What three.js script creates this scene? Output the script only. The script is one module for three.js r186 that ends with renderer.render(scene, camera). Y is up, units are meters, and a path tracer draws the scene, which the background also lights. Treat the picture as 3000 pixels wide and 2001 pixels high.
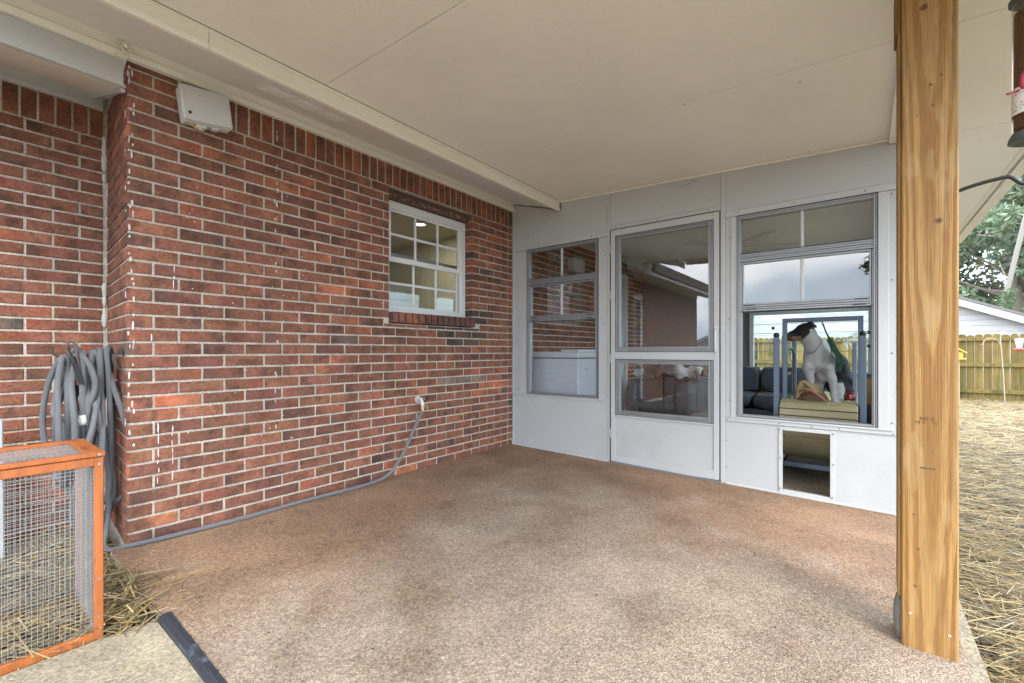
import * as THREE from 'three';
import { mergeGeometries, toCreasedNormals } from 'three/addons/utils/BufferGeometryUtils.js';
import { MarchingCubes } from 'three/addons/objects/MarchingCubes.js';

// ---------------------------------------------------------------- camera, sky, sun, exposure
const scene = new THREE.Scene();
const camera = new THREE.PerspectiveCamera(74.6, 3000 / 2001, 0.05, 400);
camera.position.set(2.823, 0.964, 3.611);
camera.rotation.set(0, 38.1 * Math.PI / 180, 0);
camera.setViewOffset(3000, 2001, 0, -27.5, 3000, 2001);
camera.updateProjectionMatrix();

const renderer = new THREE.WebGLRenderer({ antialias: true });
renderer.toneMapping = THREE.LinearToneMapping;
renderer.toneMappingExposure = 5.35;
renderer.shadowMap.enabled = true;

// seeded random numbers and tiling value noise
function rng(seed) { let s = seed | 0; return () => { s = (s + 0x6d2b79f5) | 0; let t = Math.imul(s ^ (s >>> 15), 1 | s); t = (t + Math.imul(t ^ (t >>> 7), 61 | t)) ^ t; return ((t ^ (t >>> 14)) >>> 0) / 4294967296; }; }
const lattice = new Float32Array(65536); { const r = rng(77); for (let i = 0; i < 65536; i++) lattice[i] = r(); }
function vn(x, y, px, py, salt = 0) {                                     // value noise that repeats after px, py cells
  const xi = Math.floor(x), yi = Math.floor(y); let fx = x - xi, fy = y - yi;
  fx = fx * fx * (3 - 2 * fx); fy = fy * fy * (3 - 2 * fy);
  const x0 = ((xi % px) + px) % px, x1 = (x0 + 1) % px, y0 = ((yi % py) + py) % py, y1 = (y0 + 1) % py;
  const h = (a, b) => lattice[(a * 131 + b * 7919 + salt * 2113) & 65535];
  const a = h(x0, y0), b = h(x1, y0), c = h(x0, y1), d = h(x1, y1);
  return a + (b - a) * fx + (c - a) * fy + (a - b - c + d) * fx * fy;
}
function fbm(u, v, cells, oct, salt = 0, cellsV = cells) {                // u, v in 0..1
  let s = 0, a = 0.5, n = 0;
  for (let i = 0; i < oct; i++) { const k = 1 << i; s += a * vn(u * cells * k, v * cellsV * k, cells * k, cellsV * k, salt + i); n += a; a *= 0.5; }
  return s / n;
}
const clamp = (v, a = 0, b = 1) => Math.max(a, Math.min(b, v)), mix = (a, b, t) => a + (b - a) * t, sstep = (a, b, x) => { const t = clamp((x - a) / (b - a)); return t * t * (3 - 2 * t); };
const mix3 = (a, b, t) => [mix(a[0], b[0], t), mix(a[1], b[1], t), mix(a[2], b[2], t)];

// an overcast sky: soft bright layers of cloud, a little brighter round the hidden sun
const SUN = new THREE.Vector3(0.62, 0.74, 0.42).normalize();
{
  const W = 1024, H = 512, d = new Float32Array(W * H * 4);
  for (let y = 0; y < H; y++) for (let x = 0; x < W; x++) {
    const el = (y / (H - 1) - 0.5) * Math.PI, az = (x / W) * 2 * Math.PI, i = (y * W + x) * 4;
    const dir = new THREE.Vector3(Math.cos(el) * Math.cos(az), Math.sin(el), Math.cos(el) * Math.sin(az));
    const c = fbm(x / W, y / H, 26, 5, 3, 34), c2 = fbm(x / W, y / H, 7, 4, 9, 7);
    const cloud = sstep(0.38, 0.62, 0.62 * c + 0.38 * c2), glow = Math.max(0, dir.dot(SUN)) ** 6;
    const up = el > 0 ? 1 : 0.55, l = up * (0.86 + 0.62 * cloud + 0.4 * glow);
    const t = 0.8 * (1 - cloud);
    d[i] = l * (1 - 0.30 * t); d[i + 1] = l * (1 - 0.10 * t); d[i + 2] = l * (1.03 + 0.08 * t); d[i + 3] = 1;
  }
  const sky = new THREE.DataTexture(d, W, H, THREE.RGBAFormat, THREE.FloatType);
  sky.mapping = THREE.EquirectangularReflectionMapping; sky.magFilter = sky.minFilter = THREE.LinearFilter; sky.needsUpdate = true;
  scene.background = sky; scene.environment = sky;
}
const sun = new THREE.DirectionalLight(new THREE.Color().setRGB(1, 0.955, 0.88), 0.5);
sun.position.copy(SUN).multiplyScalar(40); sun.castShadow = true; sun.shadow.radius = 40; sun.shadow.mapSize.set(2048, 2048);
Object.assign(sun.shadow.camera, { left: -20, right: 20, top: 20, bottom: -20, near: 1, far: 90 });
scene.add(sun, sun.target);

// ---------------------------------------------------------------- helpers
const taken = new Map();
function numbered(n) { const k = taken.get(n) || 0; taken.set(n, k + 1); return k ? n + '_' + String(k).padStart(3, '0') : n; }
function put(o, parent) { o.castShadow = o.receiveShadow = true; (parent || scene).add(o); return o; }
function mesh(name, geo, mat, parent) { const m = new THREE.Mesh(Array.isArray(geo) ? join(geo) : geo, mat); m.name = parent ? name : numbered(name); return put(m, parent); }
function tag(o, label, category, group) { o.userData.label = label; o.userData.category = category; if (group) o.userData.group = group; return o; }
function thing(name, label, category, group) { const g = new THREE.Group(); g.name = numbered(name); scene.add(g); return tag(g, label, category, group); }
function struct(name, geo, mat) { const m = mesh(name, geo, mat); m.userData.kind = 'structure'; return m; }
function stuff(name, geo, mat, parent) { const m = mesh(name, geo, mat, parent); m.userData.kind = 'stuff'; return m; }
function base(g, x, y, z) { g.position.set(x, y, z); for (const c of g.children) { c.position.x -= x; c.position.y -= y; c.position.z -= z; } return g; }
function clean(g) { const o = g.index ? g.toNonIndexed() : g; for (const k of Object.keys(o.attributes)) if (!['position', 'normal', 'uv', 'color'].includes(k)) o.deleteAttribute(k); return o; }
function join(list) { return list.length === 1 ? list[0] : mergeGeometries(list.map(clean), false); }
function boxUV(g) {                                                       // uv in metres, from the side a face points to
  const p = g.attributes.position, n = g.attributes.normal, uv = new Float32Array(p.count * 2);
  for (let i = 0; i < p.count; i++) {
    const ax = Math.abs(n.getX(i)), ay = Math.abs(n.getY(i)), az = Math.abs(n.getZ(i));
    if (ax >= ay && ax >= az) { uv[2 * i] = p.getZ(i); uv[2 * i + 1] = p.getY(i); }
    else if (ay >= az) { uv[2 * i] = p.getX(i); uv[2 * i + 1] = p.getZ(i); }
    else { uv[2 * i] = p.getX(i); uv[2 * i + 1] = p.getY(i); }
  }
  g.setAttribute('uv', new THREE.BufferAttribute(uv, 2)); return g;
}
function rawGeo(pos, uv, col) {
  const g = new THREE.BufferGeometry(); g.setAttribute('position', new THREE.Float32BufferAttribute(pos, 3));
  if (col) g.setAttribute('color', new THREE.Float32BufferAttribute(col, 3));
  g.computeVertexNormals(); if (uv) g.setAttribute('uv', new THREE.Float32BufferAttribute(uv, 2)); else boxUV(g); return g;
}
// a box with small chamfers: 44 triangles
function cbox(x0, x1, y0, y1, z0, z1, c = 0.003) {
  if (x0 > x1) [x0, x1] = [x1, x0]; if (y0 > y1) [y0, y1] = [y1, y0]; if (z0 > z1) [z0, z1] = [z1, z0];
  c = Math.min(c, (x1 - x0) * 0.3, (y1 - y0) * 0.3, (z1 - z0) * 0.3);
  const X = [x0, x1], Y = [y0, y1], Z = [z0, z1], s = [1, -1], pos = [];
  const P = (i, j, k, ax) => [X[i] + (ax === 0 ? 0 : s[i] * c), Y[j] + (ax === 1 ? 0 : s[j] * c), Z[k] + (ax === 2 ? 0 : s[k] * c)];
  const ctr = [(x0 + x1) / 2, (y0 + y1) / 2, (z0 + z1) / 2];
  const tri = (a, b, d) => {
    const n = [(b[1] - a[1]) * (d[2] - a[2]) - (b[2] - a[2]) * (d[1] - a[1]), (b[2] - a[2]) * (d[0] - a[0]) - (b[0] - a[0]) * (d[2] - a[2]), (b[0] - a[0]) * (d[1] - a[1]) - (b[1] - a[1]) * (d[0] - a[0])];
    const o = [a[0] - ctr[0], a[1] - ctr[1], a[2] - ctr[2]];
    if (n[0] * o[0] + n[1] * o[1] + n[2] * o[2] < 0) pos.push(...a, ...d, ...b); else pos.push(...a, ...b, ...d);
  };
  const quad = (a, b, d, e) => { tri(a, b, d); tri(a, d, e); };
  for (const i of [0, 1]) { quad(P(i, 0, 0, 0), P(i, 1, 0, 0), P(i, 1, 1, 0), P(i, 0, 1, 0)); quad(P(0, i, 0, 1), P(1, i, 0, 1), P(1, i, 1, 1), P(0, i, 1, 1)); quad(P(0, 0, i, 2), P(1, 0, i, 2), P(1, 1, i, 2), P(0, 1, i, 2)); }
  for (const i of [0, 1]) for (const j of [0, 1]) {
    quad(P(i, j, 0, 0), P(i, j, 1, 0), P(i, j, 1, 1), P(i, j, 0, 1));
    quad(P(i, 0, j, 0), P(i, 1, j, 0), P(i, 1, j, 2), P(i, 0, j, 2));
    quad(P(0, i, j, 1), P(1, i, j, 1), P(1, i, j, 2), P(0, i, j, 2));
    for (const k of [0, 1]) tri(P(i, j, k, 0), P(i, j, k, 1), P(i, j, k, 2));
  }
  return rawGeo(pos);
}
// a polygon in the plane of two axes, drawn out along the third; pts are [a, b]
function prism(pts, lo, hi, axis = 'z', bevel = 0) {
  const sh = new THREE.Shape(pts.map(([a, b]) => new THREE.Vector2(a, b)));
  const g = new THREE.ExtrudeGeometry(sh, { depth: hi - lo - 2 * bevel, bevelEnabled: bevel > 0, bevelSize: bevel, bevelThickness: bevel, bevelOffset: -bevel, bevelSegments: 1 });
  g.translate(0, 0, lo + bevel);                                          // a,b -> x,y  along z
  if (axis === 'x') g.applyMatrix4(new THREE.Matrix4().set(0, 0, 1, 0, 0, 1, 0, 0, -1, 0, 0, 0, 0, 0, 0, 1)); // a -> -z, b -> y, along x
  if (axis === 'y') g.applyMatrix4(new THREE.Matrix4().set(1, 0, 0, 0, 0, 0, 1, 0, 0, -1, 0, 0, 0, 0, 0, 1)); // a -> x, b -> -z, along y
  g.computeVertexNormals(); return boxUV(clean(g));
}
const yzPrism = (pts, x0, x1, bevel) => prism(pts.map(([y, z]) => [-z, y]), x0, x1, 'x', bevel);   // pts are [y, z]
function tube(points, r, seg = 0, sides = 8, closed = false) {
  const c = new THREE.CatmullRomCurve3(points.map((p) => new THREE.Vector3(...p)), closed, 'centripetal');
  return new THREE.TubeGeometry(c, seg || points.length * 6, r, sides, closed);
}
function bar(a, b, r, sides = 8, r2 = r) {                                // a round bar between two points
  const A = new THREE.Vector3(...a), B = new THREE.Vector3(...b), d = B.clone().sub(A), g = new THREE.CylinderGeometry(r2, r, d.length(), sides);
  g.applyQuaternion(new THREE.Quaternion().setFromUnitVectors(new THREE.Vector3(0, 1, 0), d.normalize())); g.translate((A.x + B.x) / 2, (A.y + B.y) / 2, (A.z + B.z) / 2); return g;
}
function lathe(pts, seg, x, y, z) { const g = new THREE.LatheGeometry(pts.map(([r, h]) => new THREE.Vector2(r, h)), seg); g.translate(x, y, z); return g; }
function paint(g, f) { const p = g.attributes.position, c = new Float32Array(p.count * 3); for (let i = 0; i < p.count; i++) { const v = f(p.getX(i), p.getY(i), p.getZ(i)); c[3 * i] = v[0]; c[3 * i + 1] = v[1]; c[3 * i + 2] = v[2]; } g.setAttribute('color', new THREE.BufferAttribute(c, 3)); return g; }

function picture(w, h, f, size, linear = false) {                         // a repeating texture that covers size = [u, v] metres
  const d = new Uint8Array(w * h * 4);
  for (let y = 0; y < h; y++) for (let x = 0; x < w; x++) {
    const c = f((x + 0.5) / w, (y + 0.5) / h), i = (y * w + x) * 4;
    d[i] = clamp(c[0]) * 255; d[i + 1] = clamp(c[1]) * 255; d[i + 2] = clamp(c[2]) * 255; d[i + 3] = 255;
  }
  const t = new THREE.DataTexture(d, w, h); t.wrapS = t.wrapT = THREE.RepeatWrapping; t.magFilter = THREE.LinearFilter; t.minFilter = THREE.LinearMipmapLinearFilter; t.generateMipmaps = true;
  if (!linear) t.colorSpace = THREE.SRGBColorSpace;
  t.repeat.set(1 / size[0], 1 / size[1]); t.needsUpdate = true; return t;
}
const grey = (w, h, f, size) => picture(w, h, (u, v) => { const g = f(u, v); return [g, g, g]; }, size, true);
const std = (o) => new THREE.MeshStandardMaterial(o), phys = (o) => new THREE.MeshPhysicalMaterial(o);
const lin = (r, g, b) => new THREE.Color().setRGB(r, g, b);

// ---------------------------------------------------------------- materials
const T = {}, M = {};
T.brick = picture(1024, 1024, (u, v) => {
  const n = fbm(u, v, 10, 4, 1), f = fbm(u, v, 90, 3, 5), s = fbm(u, v, 6, 3, 12, 20), dark = sstep(0.56, 0.72, fbm(u, v, 16, 4, 21));
  const fleck = sstep(0.74, 0.86, vn(u * 300, v * 300, 300, 300, 31));
  let l = 0.80 + 0.34 * (n - 0.5) + 0.30 * (f - 0.5);
  let c = [l, l * (0.97 + 0.16 * (s - 0.5)), l * (0.97 + 0.1 * (n - 0.5))];
  c = mix3(c, [l * 0.66, l * 0.70, l * 0.76], dark * 0.5);
  return mix3(c, [0.95, 0.93, 0.92], fleck * 0.16);
}, [0.85, 0.85]);
T.brickBump = grey(1024, 1024, (u, v) => {
  const w = 0.06 * (fbm(u, v, 8, 2, 40) - 0.5), r = 1 - Math.abs(2 * fbm(u + w, v + w, 22, 3, 44, 42) - 1), m = sstep(0.45, 0.75, fbm(u, v, 9, 2, 50));
  return 0.45 + 0.42 * m * (sstep(0.72, 0.98, r) - 0.4) + 0.24 * (fbm(u, v, 120, 2, 60) - 0.5);
}, [0.85, 0.85]);
M.brick = std({ color: 0xffffff, vertexColors: true, map: T.brick, bumpMap: T.brickBump, bumpScale: 0.006, roughness: 0.92 });
T.gritty = grey(512, 512, (u, v) => 0.5 + 0.6 * (fbm(u, v, 60, 3, 70) - 0.5) + 0.5 * (fbm(u, v, 200, 1, 74) - 0.5), [0.4, 0.4]);
T.mortar = picture(512, 512, (u, v) => { const l = 0.71 + 0.2 * (fbm(u, v, 6, 3, 80) - 0.5) + 0.26 * (fbm(u, v, 100, 2, 84) - 0.5); return [l, l * 0.955, l * 0.885]; }, [0.6, 0.6]);
M.mortar = std({ map: T.mortar, bumpMap: T.gritty, bumpScale: 0.003, roughness: 0.98 });
T.paint = picture(512, 512, (u, v) => { const l = 0.955 + 0.05 * (fbm(u, v, 3, 4, 90) - 0.5) - 0.05 * sstep(0.86, 0.97, vn(u * 90, v * 90, 90, 90, 96)) * sstep(0.62, 0.75, fbm(u, v, 5, 2, 99)); return [l, l, l * 0.995]; }, [1.3, 1.3]);
T.paintBump = grey(512, 512, (u, v) => fbm(u, v, 40, 3, 101), [0.5, 0.5]);
T.panel = picture(1024, 1024, (u, v) => { const n = fbm(u, v, 4, 4, 390), sc = sstep(0.835, 0.90, fbm(u, v, 9, 2, 393, 60) * 0.6 + 0.4 * vn(u * 40, v * 260, 40, 260, 396)) * sstep(0.5, 0.62, fbm(u, v, 5, 2, 399)), sm = sstep(0.60, 0.78, fbm(u, v, 7, 4, 402)), dot = sstep(0.93, 0.98, vn(u * 210, v * 210, 210, 210, 405)) * sstep(0.55, 0.7, n); const l = 0.965 + 0.05 * (n - 0.5) - 0.30 * sc - 0.018 * sm - 0.16 * dot; return [l, l * (1 - 0.004 * sm), l * (1 - 0.012 * sm)]; }, [1.7, 1.7]);
const painted = (r, g, b, rough = 0.5, bump = 0.0008) => std({ color: lin(r, g, b), map: T.paint, bumpMap: T.paintBump, bumpScale: bump, roughness: rough });
M.white = painted(0.505, 0.52, 0.53, 0.38, 0.0005); M.white.map = T.panel;
M.trimWhite = painted(0.535, 0.55, 0.56, 0.4, 0.0005);
M.cream = painted(0.89, 0.875, 0.82, 0.5);
M.soffit = painted(0.84, 0.835, 0.825, 0.7, 0.0012);
M.ceiling = painted(0.92, 0.91, 0.885, 0.62, 0.001);
M.vinyl = std({ color: lin(0.62, 0.63, 0.635), roughness: 0.35 });
M.alu = std({ color: lin(0.30, 0.31, 0.325), metalness: 0.5, roughness: 0.45 });
M.aluDark = std({ color: lin(0.25, 0.25, 0.26), metalness: 0.6, roughness: 0.5 });
M.glass = phys({ color: 0xffffff, transmission: 1, thickness: 0, roughness: 0.0, ior: 1.95, metalness: 0 });
M.black = std({ color: lin(0.015, 0.015, 0.017), roughness: 0.5 });
M.screw = std({ color: lin(0.16, 0.15, 0.14), metalness: 0.6, roughness: 0.6 });
M.steel = std({ color: lin(0.45, 0.45, 0.46), metalness: 0.9, roughness: 0.35 });

// ---------------------------------------------------------------- levels of the place
const floorY = (x) => 0.012 - 0.0185 * x, ceilY = (x) => 2.40 - 0.0442 * x;
const groundY = (x, z) => -0.13 - 0.13 * sstep(0, 12, -z);
const COURSE = 0.0672, MODULE = 0.2127, JOINT = 0.0115, WALL_END = 3.052, RECESS = -0.72, RECESS_END = 3.0;

// ---------------------------------------------------------------- the brick house
const house = thing('brick_house', 'red brick house wall with white window and cream eaves', 'house');
const br = rng(5);
const TONES = [[[0.332, 0.142, 0.086], 50], [[0.305, 0.130, 0.082], 34], [[0.263, 0.118, 0.079], 16], [[0.376, 0.158, 0.093], 10], [[0.498, 0.197, 0.101], 2.6], [[0.265, 0.186, 0.140], 1.2], [[0.180, 0.119, 0.096], 1.2], [[0.285, 0.123, 0.086], 9]];
const toneSum = TONES.reduce((a, t) => a + t[1], 0);
function tone(r) { let k = r() * toneSum; for (const [c, w] of TONES) { k -= w; if (k < 0) return c; } return TONES[0][0]; }
// one brick seen from its face: width w, height h, depth d, slightly wavy edges; face towards +z, centred
function brickGeo(w, h, d, r, col, rough = 1) {
  const n = w > 0.12 ? 4 : w > 0.06 ? 2 : 1, pos = [], uv = [], colr = [], c = 0.0028, uo = r() * 0.85, vo = r() * 0.85;
  const j = (a) => (r() - 0.5) * 2 * a * rough, xs = []; for (let i = 0; i <= n; i++) xs.push(-w / 2 + w * i / n);
  const end = [j(0.0012), j(0.0012)], dz = j(0.0011), tl = j(0.0012);
  const up = xs.map(() => j(0.0011)), dn = xs.map(() => j(0.0011)), zu = xs.map((x) => dz + tl * x / w * 2 + j(0.0008)), zd = xs.map((x) => dz + tl * x / w * 2 + j(0.0008));
  const ring = [], inner = [], back = [];
  for (let i = 0; i <= n; i++) { const e = i === 0 ? end[0] : i === n ? end[1] : 0, s = i === 0 ? 1 : i === n ? -1 : 0; ring.push([xs[i] + e, -h / 2 + dn[i], zd[i] - c]); inner.push([xs[i] + e + s * c, -h / 2 + dn[i] + c, zd[i]]); }
  for (let i = n; i >= 0; i--) { const e = i === 0 ? end[0] : i === n ? end[1] : 0, s = i === 0 ? 1 : i === n ? -1 : 0; ring.push([xs[i] + e, h / 2 + up[i], zu[i] - c]); inner.push([xs[i] + e + s * c, h / 2 + up[i] - c, zu[i]]); }
  for (const p of ring) back.push([p[0], p[1], -d]);
  const k = ring.length, tint = [0.92 + 0.2 * r(), 0.92 + 0.2 * r()], patch = r() < 0.2 ? [1.45, 1.15, 1.0] : r() < 0.3 ? [0.6, 0.72, 0.85] : [1, 1, 1], side = r() < 0.5;
  const add = (a, b, e) => { for (const p of [a, b, e]) { pos.push(...p); uv.push(p[0] + uo - (p[2] + c) * 0.5, p[1] + vo + (p[2] + c) * 0.5); const t = clamp(p[0] / w + 0.5), g = mix(tint[0], tint[1], t), q = side ? t : 1 - t; colr.push(col[0] * g * mix(1, patch[0], q * q), col[1] * g * mix(1, patch[1], q * q), col[2] * g * mix(1, patch[2], q * q)); } };
  for (let i = 0; i < n; i++) { const a = inner[i], b = inner[i + 1], e = inner[k - 2 - i], f = inner[k - 1 - i]; add(a, b, e); add(a, e, f); }
  for (let i = 0; i < k; i++) { const m = (i + 1) % k; add(ring[i], ring[m], inner[m]); add(ring[i], inner[m], inner[i]); add(back[i], back[m], ring[m]); add(back[i], ring[m], ring[i]); }
  return rawGeo(pos, uv, colr);
}
const bricks = [];                                                        // { wall, m: matrix, w, h, d, tone }
// a wall frame: u runs to the right as one looks at the wall from outside
function frame(wall, ox, oz, ang) { return { wall, ox, oz, ang, at(u, y, out = 0) { return new THREE.Vector3(ox + Math.cos(ang) * u + Math.sin(ang) * out, y, oz - Math.sin(ang) * u + Math.cos(ang) * out); } }; }
function addBrick(fr, u0, u1, y0, y1, o = {}) {
  const g = JOINT / 2, w = u1 - u0 - 2 * g, h = y1 - y0 - 2 * g; if (w < 0.008 || h < 0.01) return;
  bricks.push({ fr, c: fr.at((u0 + u1) / 2, (y0 + y1) / 2, o.out || 0), w, h, d: o.d || 0.022, t: o.tone || tone(br), ang: fr.ang, tilt: o.tilt || 0, roll: o.roll || 0, far: o.far });
}
const WALL_A = frame('main', 0, WALL_END, Math.PI / 2);                   // u = WALL_END - z
const WIN = { u0: WALL_END - 1.511, u1: WALL_END - 0.61, y0: 1.174, y1: 33 * COURSE };
const UEND = 14 * MODULE;
for (let row = 0; row < 36; row++) {
  const y0 = row * COURSE, y1 = row === 35 ? 2.385 : y0 + COURSE, top = row >= 33, uMax = top ? MODULE : UEND;
  let u = 0, first = row % 2 ? MODULE : MODULE / 2;
  while (u < uMax - 0.01) {
    let e = Math.min(u + first, uMax); first = MODULE;
    const dark = (a, b) => { const cu = WALL_END - (a + b) / 2; return row >= 15 && row <= 19 && cu > 0.35 && cu < 1.08 && (row >= 16 || cu < 0.95) ? (br() < (row >= 16 ? 0.85 : 0.45) ? [0.13, 0.085, 0.068] : undefined) : undefined; };
    const grey = row === 14 - 7 + 3 && WALL_END - u < 1.15 && WALL_END - u > 0.6 ? [0.27, 0.21, 0.175] : (row === 8 || row === 9) && WALL_END - u < 0.62 && WALL_END - u > 0.2 ? [0.55, 0.19, 0.09] : undefined;
    const cut = (a, b, ya, yb) => addBrick(WALL_A, a + (a === 0 ? JOINT / 2 - 0.003 + 0.003 : 0), b, ya, yb, { tone: dark(a, b) || grey, d: Math.abs(a - WIN.u1) < 1e-6 ? 0.1 : 0.022 });
    if (!top && y0 >= WIN.y0 - 0.012 && u > WIN.u1 && u < WIN.u1 + 0.035) { cut(WIN.u1, e, y0, y1); }
    else if (!top && y1 > WIN.y0 + 0.001 && e > WIN.u0 && u < WIN.u1) {
      if (y0 < WIN.y0 - 0.012) { addBrick(WALL_A, u, e, y0, WIN.y0, { tone: dark(u, e) }); }
      else { if (u < WIN.u0 - 0.02) cut(u, WIN.u0, y0, y1); if (e > WIN.u1 + 0.035) cut(Math.max(WIN.u1, u), e, y0, y1); }
      if (y0 < WIN.y0 - 0.012) { /* the cut course under the sill */ }
    } else cut(u, e, y0, y1);
    u = e;
  }
  if (!top) addBrick(WALL_A, UEND, WALL_END - 0.004, y0, y1);
}
for (let u = MODULE + 0.004; u < UEND + 0.05; u += 0.0677) addBrick(WALL_A, u, Math.min(u + 0.0677, WALL_END - 0.004), 33 * COURSE, 2.392, {});
{ // the sloping rowlock sill
  const n = 14, w = (WIN.u1 - WIN.u0 + 0.02) / n;
  for (let i = 0; i < n; i++) { const cu = WIN.u0 - 0.005 + w * i; addBrick(WALL_A, cu, cu + w, 1.177, 1.268, { out: 0.034, d: 0.11, tilt: -0.1, tone: i > 6 ? [0.17, 0.085, 0.065] : i > 4 ? [0.24, 0.095, 0.065] : undefined }); }
}
// the return beside the recess, a hair out of square, and the recessed wall
const retLen = Math.hypot(RECESS, WALL_END - RECESS_END), retAng = Math.atan2(-(WALL_END - RECESS_END), -RECESS);
const WALL_B = frame('return', RECESS, RECESS_END, retAng);
for (let row = 0; row < 36; row++) {
  const y0 = row * COURSE, y1 = row === 35 ? 2.385 : y0 + COURSE; let u = retLen - 0.002, first = row % 2 ? MODULE / 2 : MODULE;
  while (u > 0.02) { const e = Math.max(u - first, 0.012); first = MODULE; addBrick(WALL_B, e, u + (u > retLen - 0.01 ? JOINT / 2 - 0.001 : 0), y0, y1); u = e; }
}
const WALL_C = frame('recess', RECESS, 9.0, Math.PI / 2);                 // u = 9 - z
const RU = 9.0 - RECESS_END - 0.012;
for (let row = -1; row < 33; row++) {
  const y0 = row * COURSE; let u = RU, first = row & 1 ? MODULE : MODULE / 2;
  while (u > 0.02) { const e = Math.max(u - first, 0); first = MODULE; const z = 9 - (u + e) / 2; if (!(z > 4.15 && z < 5.2 && row < 31)) addBrick(WALL_C, e, u, y0, y0 + COURSE, { far: z > 3.9 }); u = e; }
}
for (let u = RU; u > 0.05; u -= 0.0677) addBrick(WALL_C, u - 0.0677, u, 33 * COURSE, 2.392, { far: 9 - u > 3.9 });
// the same wall where it runs on inside the sunroom
const WALL_D = frame('inside', 0, -0.06, Math.PI / 2);
for (let row = 0; row < 34; row++) { let u = 0.01, first = row % 2 ? MODULE : MODULE / 2; while (u < 3.5) { addBrick(WALL_D, u, u + first, row * COURSE, (row + 1) * COURSE, { far: true }); u += first; first = MODULE; } }

// walls of mortar that carry the bricks
const MB = -0.0065;                                                       // the joints lie a little behind the brick faces
const zW = (u) => WALL_END - u;
const wallA = mesh('wall', [
  cbox(-0.2, MB, -0.3, WIN.y0, 0.0, 2.985, 0.001), cbox(-0.2, MB, WIN.y1 + 0.001, 2.5, 0.0, 2.985, 0.001),
  cbox(-0.2, MB, WIN.y0, WIN.y1 + 0.001, 1.511 + 0.005, 2.985, 0.001), cbox(-0.2, MB, WIN.y0, WIN.y1 + 0.001, 0.0, 0.61 - 0.0125, 0.001),
], M.mortar, house);
const nx = Math.sin(retAng), nz = Math.cos(retAng);
const wallB = mesh('wall', prism([[RECESS + nx * MB - 0.01, -(RECESS_END + nz * MB)], [MB - 0.0005, -(WALL_END + MB)], [MB - 0.0005, -2.8], [RECESS - 0.01, -2.8]].map(([a, b]) => [a, b]), -0.3, 2.499, 'y'), M.mortar, house);
const wallC = mesh('wall', [cbox(RECESS - 0.2, RECESS + MB, -0.3, 2.5, 2.9, 4.2, 0.001), cbox(RECESS - 0.2, RECESS + MB, -0.3, 2.5, 5.15, 9.0, 0.001), cbox(RECESS - 0.2, RECESS + MB, 2.083, 2.5, 4.2, 5.15, 0.001)], M.mortar, house);
const wallD = mesh('wall', cbox(-0.2, MB, -0.3, 2.6, -5.0, -0.0005, 0.001), M.mortar, house);
const walls = { main: wallA, return: wallB, recess: wallC, inside: wallD };
{ // the bricks that show largest stand alone, the rest of each wall is one piece
  const cf = new THREE.Vector3(0, 0, -1).applyEuler(camera.rotation), cr = new THREE.Vector3(1, 0, 0).applyEuler(camera.rotation);
  for (const b of bricks) {
    const v = b.c.clone().sub(camera.position), zc = v.dot(cf), px = v.dot(cr) / zc, py = v.y / zc, n = new THREE.Vector3(Math.sin(b.ang), 0, Math.cos(b.ang));
    b.seen = zc > 0 && Math.abs(px) < 1.142 && py < 0.79 && py > -0.74 && !b.far && b.c.z > -0.01 && !(b.fr.wall === 'recess' && b.c.y < 0.5);
    b.area = b.seen ? b.w * b.h * Math.max(0, -n.dot(v.clone().normalize())) / (zc * zc) : 0;
  }
  bricks.sort((a, b) => b.area - a.area);
  const rest = {}; const gr = rng(9);
  bricks.forEach((b, i) => {
    const g = brickGeo(b.w, b.h, b.d, gr, b.t, b.far ? 0.6 : 1), q = new THREE.Quaternion().setFromEuler(new THREE.Euler(b.tilt, b.ang + (gr() - 0.5) * 0.004, b.roll + (gr() - 0.5) * 0.006, 'YXZ'));
    if (i < 300) { const m = mesh('brick', g, M.brick, walls[b.fr.wall]); m.position.copy(b.c); m.quaternion.copy(q); }
    else { g.applyMatrix4(new THREE.Matrix4().compose(b.c, q, new THREE.Vector3(1, 1, 1))); (rest[b.fr.wall] ||= []).push(g); }
  });
  for (const k of Object.keys(rest)) stuff('brick_courses', rest[k], M.brick, walls[k]);
}
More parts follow.
